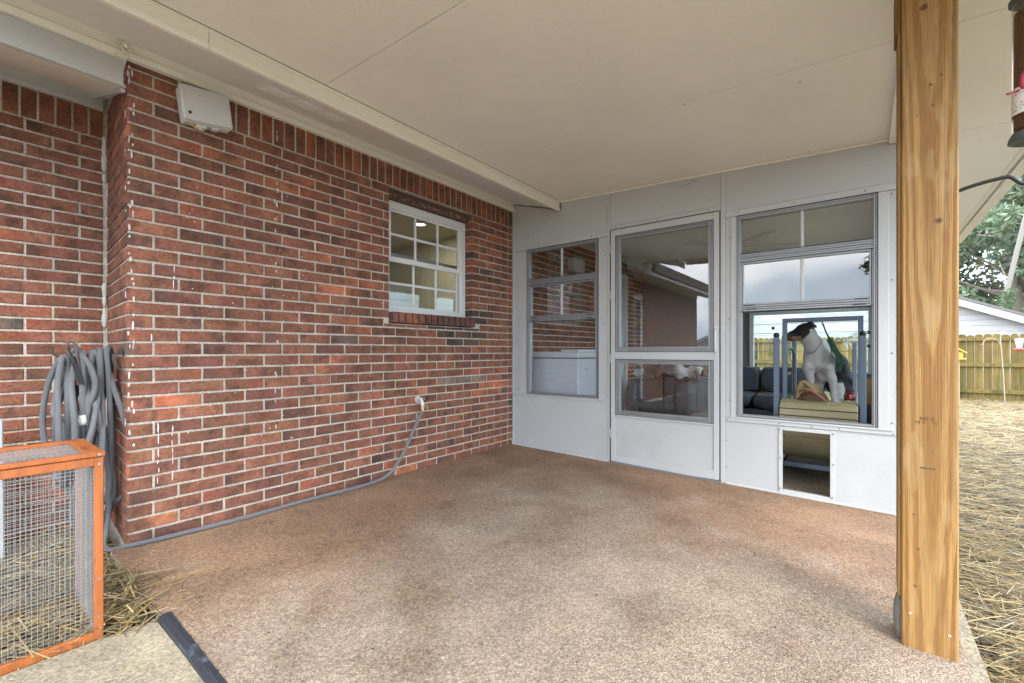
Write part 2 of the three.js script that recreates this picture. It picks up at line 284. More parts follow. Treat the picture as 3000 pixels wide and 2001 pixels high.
{ // runs of old white paint and pale mortar smears on the corner
  const r = rng(31), drips = [], smear = [];
  const blot = (fr, u, y, w, h, list) => {                                // an uneven, slightly raised blot
    const n = 9, pts = []; for (let i = 0; i < n; i++) { const a = i / n * 2 * Math.PI, k = 0.6 + 0.6 * r(); pts.push([Math.cos(a) * w / 2 * k, Math.sin(a) * h / 2 * k]); }
    const g = prism(pts, 0, 0.002 + 0.001 * r()); g.rotateY(fr.ang); const p = fr.at(u, y, 0.0005); g.translate(p.x, p.y, p.z); list.push(g);
  };
  for (const [u, yTop, n] of [[0.19, 1.42, 3], [0.10, 1.05, 1], [0.125, 0.60, 6], [0.185, 0.58, 6]]) { let y = yTop; for (let i = 0; i < n; i++) { const h = 0.016 + 0.05 * r(); blot(WALL_A, u + (r() - 0.5) * 0.006, y - h / 2, 0.0025 + 0.005 * r() * r(), h, drips); y -= h * 0.9 + 0.03 * r(); } }
  for (let i = 0; i < 60; i++) blot(WALL_A, 0.25 + 2.6 * r() * r(), 0.15 + 2.0 * r(), 0.003 + 0.004 * r(), 0.003 + 0.005 * r(), drips);
  for (let i = 0; i < 90; i++) { const y = 0.5 + 1.85 * r(); blot(r() < 0.75 ? WALL_A : WALL_B, r() < 0.75 ? 0.006 + 0.022 * r() : retLen - 0.005 - 0.02 * r(), y, 0.004 + 0.007 * r(), 0.010 + 0.035 * r(), smear); }
  M.oldPaint = std({ color: lin(0.78, 0.78, 0.78), roughness: 0.6 });
  M.limeSmear = std({ color: lin(0.60, 0.57, 0.53), roughness: 0.95, bumpMap: T.gritty, bumpScale: 0.002 });
  stuff('paint_drips', drips, M.oldPaint, wallA); stuff('mortar_smears', smear, M.limeSmear, wallA);
  const lump = []; for (let i = 0; i < 10; i++) { const g = new THREE.IcosahedronGeometry(0.012 + 0.012 * r(), 1); g.scale(0.7, 1.5 + r(), 0.7); g.translate(RECESS + 0.014, 2.18 - i * 0.05 + 0.03 * r() + (i > 4 ? -0.6 : 0), RECESS_END + 0.012); lump.push(g); }
  stuff('corner_mortar', lump, M.limeSmear, wallC);
}

// eaves: frieze, sloping soffit boards, fascia
const ZW = 9.0, ZP = 3.76;
mesh('frieze_board', prism([[-0.01, 2.379], [0.028, 2.379], [0.031, 2.408], [0.021, 2.417], [0.019, 2.462], [-0.01, 2.462]], 0.001, WALL_END + 0.012), M.cream, house);
const soffitProfile = (d) => [[0.0, 2.462 + d], [0.546, 2.312 + d], [0.546, 2.33 + d], [0.0, 2.48 + d]];
for (const [a, b] of [[0.001, 1.398], [1.4, 2.638], [2.64, ZP]]) mesh('soffit_board', prism(soffitProfile(0), a, b), M.soffit, house);
const fasciaPts = [[0.547, 2.284], [0.568, 2.284], [0.571, 2.288], [0.571, 2.309], [0.5645, 2.311], [0.5645, 2.356], [0.577, 2.358], [0.577, 2.372], [0.547, 2.372]];
mesh('fascia_board', prism(fasciaPts, 0.0015, 2.884), M.cream, house);
mesh('fascia_board', prism(fasciaPts, 2.886, ZP), M.cream, house);
{ // the lower eave over the recess
  const z0 = WALL_END + 0.014;
  mesh('fascia_board', prism([[-0.012, 2.243], [0.008, 2.243], [0.012, 2.247], [0.012, 2.366], [-0.012, 2.366]], z0, ZW), M.trimWhite, house);
  mesh('frieze_board', prism([[-0.01, 2.368], [0.03, 2.368], [0.033, 2.40], [0.024, 2.41], [0.022, 2.47], [-0.01, 2.47]], z0, ZP), M.cream, house);
  mesh('soffit_board', prism([[RECESS, 2.452], [-0.013, 2.247], [-0.013, 2.262], [RECESS, 2.47]], RECESS_END + 0.02, ZW), M.soffit, house);
  mesh('frieze_board', prism([[RECESS - 0.01, 2.377], [RECESS + 0.022, 2.377], [RECESS + 0.024, 2.40], [RECESS + 0.016, 2.404], [RECESS + 0.014, 2.450], [RECESS - 0.01, 2.452]], RECESS_END + 0.02, ZW), M.trimWhite, house);
  const tr = prism([[0, 0], [0.71, 0.0], [0.71, -0.004], [0, -0.004]].map(([a, b]) => [a, b]), 0, 0.012); // trim along the return
  mesh('soffit_trim', prism([[RECESS + 0.02, 2.43], [-0.02, 2.226], [-0.02, 2.245], [RECESS + 0.02, 2.449]], RECESS_END + 0.052, RECESS_END + 0.068), M.trimWhite, house);
  // flaking paint where the two eaves meet
  const r = rng(12), fl = []; for (let i = 0; i < 34; i++) { const g = prism([[0, 0], [0.008 + 0.014 * r(), 0.003 * r()], [0.012 * r(), 0.01 + 0.016 * r()]], 0, 0.0012); g.rotateX((r() - 0.5) * 1.2); g.rotateZ(r() * 6); g.rotateY(Math.PI / 2 + (r() - 0.5) * 1.3); g.translate(0.03 + 0.014 * r(), 2.37 + 0.10 * r(), WALL_END + 0.05 - 0.17 * r() * r()); fl.push(g); }
  stuff('flaking_paint', fl, M.cream, house);
}
{ // painted-over louvre vent in the soffit
  const v = mesh('soffit_vent', cbox(-0.085, 0.085, -0.004, 0, -0.25, 0.25, 0.0015), M.soffit, house);
  for (const k of [-1, 0, 1]) { const fr = mesh('vent_panel', cbox(-0.068, 0.068, -0.007, -0.0035, k * 0.16 - 0.07, k * 0.16 + 0.07, 0.0015), M.soffit, v); fr.name = 'vent_panel'; }
  const sl = []; for (const k of [-1, 0, 1]) for (let i = -5; i <= 5; i++) sl.push(cbox(i * 0.0115 - 0.004, i * 0.0115 + 0.004, -0.0105, -0.0065, k * 0.16 - 0.06, k * 0.16 + 0.06, 0.001));
  stuff('louvres', sl, M.soffit, v);
  v.position.set(0.30, 2.462 - 0.30 * 0.2747 - 0.001, 2.32); v.rotation.z = -Math.atan(0.15 / 0.546);
}
// the roof of the house
mesh('roof', [prism([[0.60, 2.42], [0.60, 2.50], [-7.0, 4.55], [-7.0, 4.47]], -6.0, ZP + 0.02), prism([[0.07, 2.40], [0.07, 2.46], [-7.0, 4.56], [-7.0, 4.48]], ZP + 0.021, ZW + 0.4), prism([[0.013, 2.30], [0.06, 2.31], [0.065, 2.40], [0.013, 2.40]], ZP + 0.022, ZW + 0.4)], std({ color: lin(0.12, 0.11, 0.10), roughness: 0.95, bumpMap: T.gritty, bumpScale: 0.004 }), house);

// ---------------------------------------------------------------- kitchen window in the brick wall
{
  const w = new THREE.Group(); w.name = 'window'; house.add(w);
  const X0 = -0.14, X1 = -0.08, zl = 1.514, zr = 0.606, yb = 1.262, yt = 2.142;
  M.brownTrim = std({ color: lin(0.10, 0.05, 0.038), map: T.paint, roughness: 0.7, bumpMap: T.paintBump, bumpScale: 0.002 });
  const lin1 = mesh('lintel', cbox(-0.16, -0.045, 2.143, 2.2155, zr + 0.002, zl - 0.002, 0.004), M.brownTrim, w);
  { const r = rng(3), fl = []; for (let i = 0; i < 70; i++) { const g = prism([[0, 0], [0.01 + 0.03 * r(), 0.004 * r()], [0.014 * r(), 0.003 + 0.008 * r()]], 0, 0.0014); g.rotateY(Math.PI / 2); g.rotateX((r() - 0.5) * 0.3); g.translate(-0.0445, 2.15 + 0.03 * r(), zl - 0.02 - 0.85 * r()); fl.push(g); } stuff('flaking_paint', fl, std({ color: lin(0.36, 0.25, 0.2), roughness: 0.8 }), lin1); }
  mesh('frame', [cbox(X0, X1, yt - 0.062, yt, zr, zl, 0.004), cbox(X0, X1, yb, yb + 0.03, zr, zl, 0.004), cbox(X0, X1 - 0.0005, yb + 0.03, yt - 0.062, zr, zr + 0.062, 0.004), cbox(X0, X1 - 0.0005, yb + 0.03, yt - 0.062, zl - 0.062, zl, 0.004)], M.vinyl, w);
  const sash = (name, x0, x1, y0, y1, rail) => {
    const a = zr + 0.062, b = zl - 0.062, s = mesh(name, [cbox(x0, x1, y0, y0 + rail, a, b, 0.003), cbox(x0, x1, y1 - 0.02, y1, a, b, 0.003), cbox(x0, x1 - 0.0004, y0 + rail, y1 - 0.02, a, a + 0.022, 0.003), cbox(x0, x1 - 0.0004, y0 + rail, y1 - 0.02, b - 0.022, b, 0.003)], M.vinyl, w);
    const xm = (x0 + x1) / 2, ya = y0 + rail, yc = y1 - 0.02, za = a + 0.022, zb = b - 0.022, wz = (zb - za) / 3;
    for (let i = 1; i < 3; i++) mesh('muntin', cbox(xm - 0.007, xm + 0.007, ya, yc, za + i * wz - 0.01, za + i * wz + 0.01, 0.002), M.vinyl, s);
    for (let i = 0; i < 3; i++) mesh('muntin', cbox(xm - 0.0068, xm + 0.0068, (ya + yc) / 2 - 0.01, (ya + yc) / 2 + 0.01, za + i * wz + (i ? 0.01 : 0), za + (i + 1) * wz - (i < 2 ? 0.01 : 0), 0.002), M.vinyl, s);
    for (let i = 0; i < 3; i++) for (let j = 0; j < 2; j++) { const y = j ? (ya + yc) / 2 + 0.009 : ya - 0.001, y2 = j ? yc + 0.001 : (ya + yc) / 2 - 0.009; const g = new THREE.PlaneGeometry(wz - 0.018, y2 - y); g.rotateY(Math.PI / 2); g.translate(xm, (y + y2) / 2, za + (i + 0.5) * wz); mesh('pane', g, M.glass, s); }
    return s;
  };
  sash('upper_sash', -0.112, -0.09, 1.667, yt - 0.062, 0.042);
  const low = sash('lower_sash', -0.136, -0.114, yb + 0.03, 1.70, 0.034);
  mesh('screen_frame', [cbox(-0.094, -0.084, 1.294, 1.665, zr + 0.0625, zr + 0.075, 0.001), cbox(-0.094, -0.0845, 1.293, 1.305, zr + 0.075, zl - 0.0625, 0.001)], M.vinyl, w);
  for (const z of [1.21, 0.90]) mesh('sash_lock', cbox(-0.10, -0.092, 1.70, 1.712, z - 0.025, z + 0.025, 0.003), M.vinyl, w);
  // the room behind it
  M.olive = std({ color: lin(0.42, 0.40, 0.27), roughness: 0.9 }); M.roomCeil = std({ color: lin(0.60, 0.57, 0.42), roughness: 0.9 });
  const room = new THREE.Group(); room.name = 'kitchen_room'; house.add(room);
  mesh('wall', [cbox(-3.3, -3.2, 0.1, 2.55, -0.6, 2.8), cbox(-3.2, -0.2, 0.1, 2.55, 2.7, 2.8), cbox(-3.2, -0.2, 0.1, 2.55, -0.6, -0.5)], M.olive, room);
  mesh('ceiling', cbox(-3.3, -0.2, 2.45, 2.6, -0.6, 2.8), M.roomCeil, room);
  mesh('floor', cbox(-3.3, -0.2, 0.02, 0.1, -0.6, 2.8), std({ color: lin(0.2, 0.14, 0.09), roughness: 0.6 }), room);
  mesh('wall', [cbox(-0.205, -0.2005, 0.1, 1.2, -0.5, 2.7), cbox(-0.205, -0.2005, 2.2, 2.45, -0.5, 2.7), cbox(-0.205, -0.2005, 1.2, 2.2, -0.5, 0.56), cbox(-0.205, -0.2005, 1.2, 2.2, 1.56, 2.7)], M.olive, room);
  mesh('wall_cabinet', [cbox(-3.2, -2.85, 1.45, 2.2, -0.5, 1.1, 0.005), cbox(-3.2, -2.6, 0.1, 0.95, -0.5, 2.0, 0.005)], std({ color: lin(0.42, 0.4, 0.36), roughness: 0.5 }), room);
  mesh('curtain_rail', cbox(-0.30, -0.24, 1.745, 1.775, 0.5, 1.7, 0.004), M.aluDark, room);
  M.lampGlow = std({ color: 0x000000, emissive: lin(1, 0.96, 0.88), emissiveIntensity: 1.6 });
  for (const [x, z] of [[-1.25, 0.156], [-2.9, 1.6]]) {
    const l = mesh('ceiling_lamp', lathe([[0.085, 0], [0.085, -0.012], [0.066, -0.016], [0.066, -0.004]], 24, x, 2.45, z), M.vinyl, room);
    const d = new THREE.CircleGeometry(0.066, 24); d.rotateX(Math.PI / 2); d.translate(x, 2.445, z); mesh('diffuser', d, M.lampGlow, l);
    const p = new THREE.RectAreaLight(lin(1, 0.95, 0.85), 40, 0.12, 0.12); p.position.set(x, 2.432, z); p.rotation.x = -Math.PI / 2; room.add(p);
  }
}
{ // white entrance door of the recessed wing, seen mirrored in the sunroom glass
  const d = new THREE.Group(); d.name = 'door'; house.add(d);
  mesh('door_frame', [cbox(RECESS - 0.1, RECESS + 0.02, 0.0, 2.08, 4.2, 4.3), cbox(RECESS - 0.1, RECESS + 0.02, 0.0, 2.08, 5.05, 5.15), cbox(RECESS - 0.1, RECESS + 0.0195, 1.98, 2.08, 4.3, 5.05)], M.trimWhite, d);
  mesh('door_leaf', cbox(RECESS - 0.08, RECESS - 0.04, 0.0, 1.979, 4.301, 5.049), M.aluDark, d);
}
base(house, -0.2, -0.3, 1.5);

// ---------------------------------------------------------------- patio roof
const patioRoof = thing('patio_roof', 'cream panelled roof that covers the patio and the sunroom', 'roof');
{
  const seams = [-3.75, -2.53, -1.31, -0.09, 1.13, 2.35, 3.57, 3.74];
  for (let i = 0; i + 1 < seams.length; i++) {
    const z0 = seams[i] + 0.002, z1 = seams[i + 1] - 0.002, inn = seams[i + 1] <= 0 ? 0.0 : 0.579;
    mesh('ceiling_panel', prism([[inn, ceilY(inn)], [3.606, ceilY(3.606)], [3.606, ceilY(3.606) + 0.02], [inn, ceilY(inn) + 0.02]], z0, z1, 'z', 0.0008), M.ceiling, patioRoof);
  }
  mesh('roof_deck', prism([[0.58, ceilY(0.58) + 0.021], [3.72, ceilY(3.72) + 0.021], [3.72, ceilY(3.72) + 0.08], [0.58, ceilY(0.58) + 0.08]], -3.78, 3.76), M.cream, patioRoof);
  mesh('roof_deck', prism([[0.0, ceilY(0) + 0.021], [0.58, ceilY(0.58) + 0.021], [0.58, ceilY(0.58) + 0.06], [0.0, ceilY(0) + 0.06]], -3.78, -0.09), M.cream, patioRoof);
  const e = ceilY(3.6);
  mesh('edge_strip', prism([[3.611, e + 0.003], [3.64, e + 0.001], [3.64, e + 0.02], [3.611, e + 0.02]], -3.77, 3.74), M.cream, patioRoof);
  mesh('eave_trim', prism([[3.652, e - 0.012], [3.70, e - 0.014], [3.725, e - 0.012], [3.725, e + 0.09], [3.715, e + 0.09], [3.715, e + 0.015], [3.652, e + 0.015]], -3.78, 3.75), M.cream, patioRoof);
  mesh('edge_beam', prism([[2.945, 2.236], [3.085, 2.236], [3.085, ceilY(3.085) - 0.0015], [2.945, ceilY(2.945) - 0.0015]], 0.0015, 3.73, 'z', 0.003), M.cream, patioRoof);
  mesh('wall_cove', prism([[0.579, ceilY(0.579) - 0.014], [2.943, ceilY(2.943) - 0.014], [2.943, ceilY(2.943) - 0.0015], [0.579, ceilY(0.579) - 0.0015]], 0.0005, 0.012, 'z', 0.002), M.cream, patioRoof);
  const fa = mesh('front_fascia', prism([[0.58, ceilY(0.58) - 0.03], [3.72, ceilY(3.72) - 0.03], [3.72, ceilY(3.72) + 0.1], [0.58, ceilY(0.58) + 0.1]], 3.762, 3.785), M.cream, patioRoof);
}
{
  const ng = new THREE.CylinderGeometry(0.0035, 0.0045, 0.002, 8), r = rng(44);
  for (let i = 0; i < 26; i++) { const x = 0.7 + 2.2 * r(), z = [-0.06, 1.10, 1.16, 2.32, 2.38, 3.2][i % 6] + (r() - 0.5) * (i % 5 === 0 ? 0.9 : 0.02), m = mesh('nail_head', ng, r() < 0.3 ? M.screw : M.soffit, patioRoof); m.position.set(x, ceilY(x) - 0.0012, Math.max(0.05, z)); }
}
base(patioRoof, 1.8, 2.2, 0);

// ---------------------------------------------------------------- wooden post
T.post = picture(512, 2048, (u, v) => {
  const x = u - 0.5, y = v * 2.3, bend = 0.06 * (fbm(u, v, 2, 2, 130, 4) - 0.5) * 3;
  const xc = 0.02 + 0.10 * (vn(0.5, v * 5, 9, 5, 131) - 0.5), dx = Math.abs(x - xc + bend * 0.25) + 0.002;
  const q = y * 1.0 - 7.6 * dx ** 1.7 * (0.75 + 0.5 * vn(v * 3, 1.5, 3, 9, 133)) + 0.55 * (fbm(u, v, 3, 4, 135, 9) - 0.5);
  const ph = q * 1.05 - Math.floor(q * 1.05), late = sstep(0.30, 0.62, ph) * (1 - sstep(0.90, 0.995, ph));
  const fine = fbm(u, v, 130, 2, 140, 22) - 0.5, speck = fbm(u, v, 40, 3, 144, 60) - 0.5, big = fbm(u, v, 2, 3, 147, 7) - 0.5;
  let c = mix3([0.615, 0.475, 0.275], [0.50, 0.345, 0.155], late * (0.8 + 0.8 * big));
  const crack = sstep(0.80, 0.86, fbm(u, v, 26, 3, 152, 3)) * 0.5; const l = 1 + 0.13 * fine + 0.14 * speck + 0.16 * big; c = mix3(c.map((k) => k * l), [0.33, 0.21, 0.11], crack);
  const knots = [[0.40, 0.945, 0.022], [0.52, 0.83, 0.010], [0.70, 0.84, 0.009], [0.55, 0.80, 0.009], [0.28, 0.79, 0.006], [0.66, 0.632, 0.02], [0.24, 0.10, 0.010], [0.30, 0.155, 0.008], [0.22, 0.205, 0.007]];
  for (const [ku, kv, kr] of knots) { const d = Math.hypot((u - ku) * 0.14, (v - kv) * 2.3) / (kr * 0.42); if (d < 1.6) c = mix3(c, [0.30, 0.17, 0.09], (1 - sstep(0.5, 1.5, d + 0.6 * speck)) * 0.8); }
  const wear = sstep(0.60, 0.74, fbm(u, v, 4, 4, 149, 14)) * 0.35; return mix3(c, [0.68, 0.58, 0.43], wear);
}, [0.14, 2.3]);
M.post = std({ map: T.post, roughness: 0.68, bumpMap: grey(256, 1024, (u, v) => fbm(u, v, 60, 2, 151, 12), [0.14, 2.3]), bumpScale: 0.0012 });
{
  const p = thing('wooden_post', 'square golden pine post holding up the patio roof edge', 'post');
  const x0 = 2.926, x1 = 3.066, z0 = 1.44, z1 = 1.58, c = 0.004, y0 = floorY(3.0) - 0.004, y1 = 2.236;
  const g = cbox(x0, x1, y0 - 0.015, y1 - 0.0015, z0, z1, c); { const uv = g.attributes.uv, pp = g.attributes.position, n = g.attributes.normal; for (let i = 0; i < uv.count; i++) { const s = Math.abs(n.getX(i)) > 0.7; uv.setXY(i, s ? (pp.getZ(i) - z0) * 0.25 + 0.128 : pp.getX(i) - x0, pp.getY(i) + 0.06); } }
  const shaft = mesh('shaft', g, M.post, p);
  M.shim = std({ map: T.post, color: lin(0.62, 0.55, 0.42), roughness: 0.8 });
  mesh('shim', cbox(x0 - 0.016, x0 - 0.0005, 2.06, y1 - 0.002, z0 + 0.015, z1 - 0.02, 0.002), M.shim, p);
  mesh('side_batten', cbox(x0 - 0.009, x0 - 0.0005, floorY(3) + 0.16, 2.06, z0 + 0.02, z1 - 0.016, 0.003), M.post, p);
  M.stone = std({ color: lin(0.40, 0.37, 0.33), roughness: 0.95, bumpMap: T.gritty, bumpScale: 0.006 });
  const s = new THREE.IcosahedronGeometry(1, 3); s.scale(0.016, 0.085, 0.045); s.translate(x0 - 0.004, floorY(3) + 0.07, z0 + 0.07); mesh('footing_lump', s, M.stone, p);
  // the grade stamp and two screws
  const cv = document.createElement('canvas'); cv.width = 512; cv.height = 256; const k = cv.getContext('2d'), sr = rng(4);
  k.fillStyle = '#000'; k.fillRect(0, 0, 512, 256); k.fillStyle = '#fff'; k.font = 'bold 120px sans-serif'; k.fillText('NO.2', 130, 118, 330); k.font = 'bold 96px sans-serif'; k.fillText('158', 20, 214, 130);
  for (let x = 190; x < 480; x += 20) if (x < 270 || x > 350) for (let j = 0; j < 3; j++) k.fillRect(x + 6 * sr(), 140 + 66 * sr(), 5 + 14 * sr(), 5 + 16 * sr());
  k.fillStyle = '#000'; for (let i = 0; i < 520; i++) k.fillRect(sr() * 512, sr() * 256, 3 + 9 * sr(), 2 + 5 * sr());
  const am = new THREE.CanvasTexture(cv);
  const st = new THREE.PlaneGeometry(0.066, 0.031); st.translate(x0 + 0.061, 0.731, z1 + 0.0006);
  mesh('grade_stamp', st, std({ color: lin(0.05, 0.03, 0.02), alphaMap: am, transparent: true, opacity: 0.75, roughness: 0.8 }), p);
  mesh('tally_mark', cbox(x0 + 0.046, x0 + 0.084, 0.570, 0.5745, z1 - 0.001, z1 + 0.0006, 0.0003), std({ color: lin(0.09, 0.065, 0.045), roughness: 0.9 }), p);
  for (const [dx, y] of [[0.022, 0.075], [0.118, 0.035]]) { const b = new THREE.CylinderGeometry(0.0042, 0.0042, 0.002, 10); b.rotateX(Math.PI / 2); b.translate(x0 + dx, y, z1 + 0.001); mesh('screw', b, std({ color: lin(0.55, 0.48, 0.36), metalness: 0.4, roughness: 0.5 }), p); }
  mesh('bracket_arm', tube([[x1 - 0.01, 1.495, 1.50], [x1 + 0.03, 1.508, 1.50], [x1 + 0.095, 1.520, 1.50], [x1 + 0.125, 1.520, 1.50], [x1 + 0.155, 1.492, 1.50], [x1 + 0.22, 1.49, 1.50], [x1 + 0.30, 1.52, 1.50], [x1 + 0.33, 1.58, 1.50]], 0.006, 60, 8), M.black, p);
  base(p, 2.996, y0, 1.51);
}

// ---------------------------------------------------------------- sunroom
const sunroom = thing('sunroom', 'white panelled sunroom wall with storm door, windows and pet opening', 'sunroom');
const rib = (axis, a0, a1, b0, b1, z0, z1, n) => {                        // an aluminium section drawn as n parallel ribs
  const out = []; for (let i = 0; i < n; i++) { const s = (b1 - b0) / n, lo = b0 + i * s + (i ? 0.0012 : 0), hi = b0 + (i + 1) * s - (i < n - 1 ? 0.0012 : 0), zz = z1 - (i % 2 ? 0.005 : 0); out.push(axis === 'x' ? cbox(a0, a1, lo, hi, z0, zz, 0.0012) : cbox(lo, hi, a0, a1, z0, zz, 0.0012)); } return out;
};
const paneXY = (x0, x1, y0, y1, z) => { const g = new THREE.PlaneGeometry(x1 - x0, y1 - y0); g.translate((x0 + x1) / 2, (y0 + y1) / 2, z); return g; };
const ZB = -0.045;
{
  const P = (name, ...a) => mesh(name, cbox(...a), M.white, sunroom), Tm = (name, ...a) => mesh(name, cbox(...a), M.trimWhite, sunroom);
  // upper panels up to the soffit and the ceiling
  mesh('upper_panel', prism([[0.004, 2.002], [1.056, 2.002], [1.056, ceilY(1.056) - 0.002], [0.58, ceilY(0.58) - 0.002], [0.58, 2.29], [0.54, 2.30], [0.032, 2.445], [0.004, 2.376]], ZB, 0, 'z', 0.001), M.white, sunroom);
  mesh('upper_panel', prism([[1.084, 2.052], [1.981, 2.052], [1.981, ceilY(1.981) - 0.002], [1.084, ceilY(1.084) - 0.002]], ZB, 0, 'z', 0.001), M.white, sunroom);
  mesh('upper_panel', prism([[2.014, 2.0], [2.985, 2.0], [2.985, 2.235], [2.942, 2.235], [2.942, ceilY(2.942) - 0.002], [2.014, ceilY(2.014) - 0.002]], ZB, 0, 'z', 0.001), M.white, sunroom);
  mesh('gable_filler', cbox(0.0, 3.06, 2.236, 2.40, ZB - 0.02, ZB - 0.001), M.white, sunroom);
  for (const [a, b] of [[1.057, 1.083], [1.982, 2.013]]) { Tm('batten', a, b, floorY(b) + 0.002, ceilY(b) - 0.003, ZB, 0.006); Tm('batten', a + 0.006, b - 0.006, 2.06, ceilY(b) - 0.05, 0.0062, 0.0095, 0.0012); }
  Tm('header_trim', 0.004, 1.056, 1.966, 2.0, ZB, 0.008); Tm('header_trim', 2.014, 2.985, 1.953, 1.998, ZB, 0.008);
  Tm('header_trim', 1.084, 1.981, 2.014, 2.05, ZB, 0.007);
  P('side_panel', 0.004, 0.187, 0.532, 1.965, ZB, 0); Tm('window_casing', 0.10, 0.186, 0.534, 1.964, 0.0005, 0.007, 0.0015);
  P('side_panel', 0.966, 1.056, 0.532, 1.965, ZB, 0); P('side_panel', 2.014, 2.094, 0.472, 1.952, ZB, 0); Tm('window_casing', 2.052, 2.093, 0.472, 1.951, 0.0005, 0.007, 0.0015);
  P('side_panel', 2.893, 2.985, 0.472, 1.952, ZB, 0); Tm('window_casing', 2.894, 2.945, 0.474, 1.951, 0.0005, 0.007, 0.0015);
  Tm('sill_trim', 0.004, 1.056, 0.512, 0.531, ZB, 0.009); Tm('sill_trim', 2.014, 2.985, 0.444, 0.471, ZB, 0.009);
  mesh('sill_trim', cbox(0.03, 1.02, 0.5315, 0.5385, 0.0005, 0.016, 0.001), M.trimWhite, sunroom); mesh('sill_trim', cbox(2.04, 2.965, 0.4715, 0.4815, 0.0005, 0.016, 0.001), M.trimWhite, sunroom);
  const low = (x0, x1, top) => mesh('kick_panel', prism([[x0, floorY(x0) + 0.001], [x1, floorY(x1) + 0.001], [x1, top], [x0, top]], ZB, 0, 'z', 0.001), M.white, sunroom);
  low(0.004, 1.056, 0.511); low(2.014, 2.376, 0.443); low(2.653, 2.985, 0.443); mesh('kick_panel', cbox(2.377, 2.652, 0.418, 0.443, ZB, 0), M.white, sunroom);
  mesh('kick_panel', cbox(2.377, 2.652, -0.05, -0.004, ZB, 0), M.white, sunroom);
  for (const [a, b] of [[0.004, 1.056], [2.014, 2.985]]) mesh('base_bead', prism([[a, floorY(a)], [b, floorY(b)], [b, floorY(b) + 0.012], [a, floorY(a) + 0.012]], 0.0005, 0.008, 'z', 0.002), M.trimWhite, sunroom);
  mesh('corner_bead', cbox(0.0045, 0.016, floorY(0), 2.376, 0.0005, 0.010, 0.002), M.trimWhite, sunroom);
  Tm('corner_post', 2.987, 3.066, floorY(3) - 0.05, 2.234, -0.08, 0.004);

  // windows: aluminium frame, a fixed light above, a sliding sash, a lower light
  const win = (x0, x1, y0, y1, lowGlass) => {
    const w = new THREE.Group(); w.name = 'window'; sunroom.add(w); const xm = (x0 + x1) / 2, fr = 0.02;
    mesh('frame', [...rib('y', y0, y1, x0, x0 + fr, -0.05, 0.010, 2), ...rib('y', y0, y1, x1 - fr, x1, -0.05, 0.010, 2), ...rib('x', x0 + fr, x1 - fr, y1 - 0.03, y1, -0.05, 0.008, 2), ...rib('x', x0 + fr, x1 - fr, y0, y0 + 0.028, -0.05, 0.012, 2)], M.alu, w);
    mesh('gasket', [cbox(x0 - 0.003, x0, y0, y1 + 0.003, -0.03, 0.0115, 0.0005), cbox(x1, x1 + 0.003, y0, y1 + 0.003, -0.03, 0.0115, 0.0005), cbox(x0, x1, y1, y1 + 0.003, -0.03, 0.0115, 0.0005)], M.black, w);
    for (const yy of [1.6695, 1.6085, 1.2485]) mesh('gasket', cbox(x0 + fr, x1 - fr, yy - 0.0022, yy + 0.0022, -0.03, 0.0072, 0.0005), M.black, w);
    const rail = mesh('transom', rib('x', x0 + fr, x1 - fr, 1.610, 1.668, -0.045, 0.006, 4), M.alu, w);
    mesh('muntin', cbox(xm - 0.009, xm + 0.009, 1.668, y1 - 0.03, -0.03, -0.012, 0.002), M.trimWhite, w);
    mesh('pane', paneXY(x0 + fr - 0.003, x1 - fr + 0.003, 1.664, y1 - 0.027, -0.022), M.glass, w);
    const s = mesh('sash', [...rib('y', 1.25, 1.609, x0 + fr, x0 + fr + 0.02, -0.038, 0.002, 2), ...rib('y', 1.25, 1.609, x1 - fr - 0.02, x1 - fr, -0.038, 0.002, 2), ...rib('x', x0 + fr + 0.02, x1 - fr - 0.02, 1.25, 1.308, -0.038, 0.004, 4), ...rib('x', x0 + fr + 0.02, x1 - fr - 0.02, 1.594, 1.609, -0.038, 0.001, 1)], M.alu, w);
    mesh('muntin', cbox(xm - 0.01, xm + 0.01, 1.308, 1.594, -0.026, -0.008, 0.002), M.trimWhite, s);
    mesh('pane', paneXY(x0 + fr + 0.018, xm - 0.008, 1.305, 1.597, -0.017), M.glass, s); mesh('pane', paneXY(xm + 0.008, x1 - fr - 0.018, 1.305, 1.597, -0.017), M.glass, s);
    for (const [a, y] of [[x0 + 0.045, 1.290], [x0 + 0.055, 1.262], [x1 - 0.115, 1.292], [x1 - 0.125, 1.258]]) mesh('latch', cbox(a, a + 0.07, y, y + 0.007, 0.002, 0.008, 0.001), M.black, s);
    if (lowGlass) mesh('pane', paneXY(x0 + fr - 0.003, x1 - fr + 0.003, y0 + 0.025, 1.252, -0.032), M.glass, w);
    mesh('channel', [...rib('y', y0 + 0.028, 1.25, x0 + fr, x0 + fr + 0.008, -0.045, -0.004, 1), ...rib('y', y0 + 0.028, 1.25, x1 - fr - 0.008, x1 - fr, -0.045, -0.004, 1)], M.alu, w);
    return w;
  };
  win(0.188, 0.965, 0.532, 1.965, true);
  const wr = win(2.095, 2.892, 0.472, 1.952, false);

  // storm door
  const door = new THREE.Group(); door.name = 'storm_door'; sunroom.add(door);
  const L = 1.092, Rr = 1.974, bot = floorY(1.5) + 0.008;
  mesh('door_frame', [cbox(1.0845, 1.0905, bot, 2.013, ZB, 0.010, 0.001), cbox(1.9755, 1.981, bot, 2.013, ZB, 0.010, 0.001)], M.trimWhite, door);
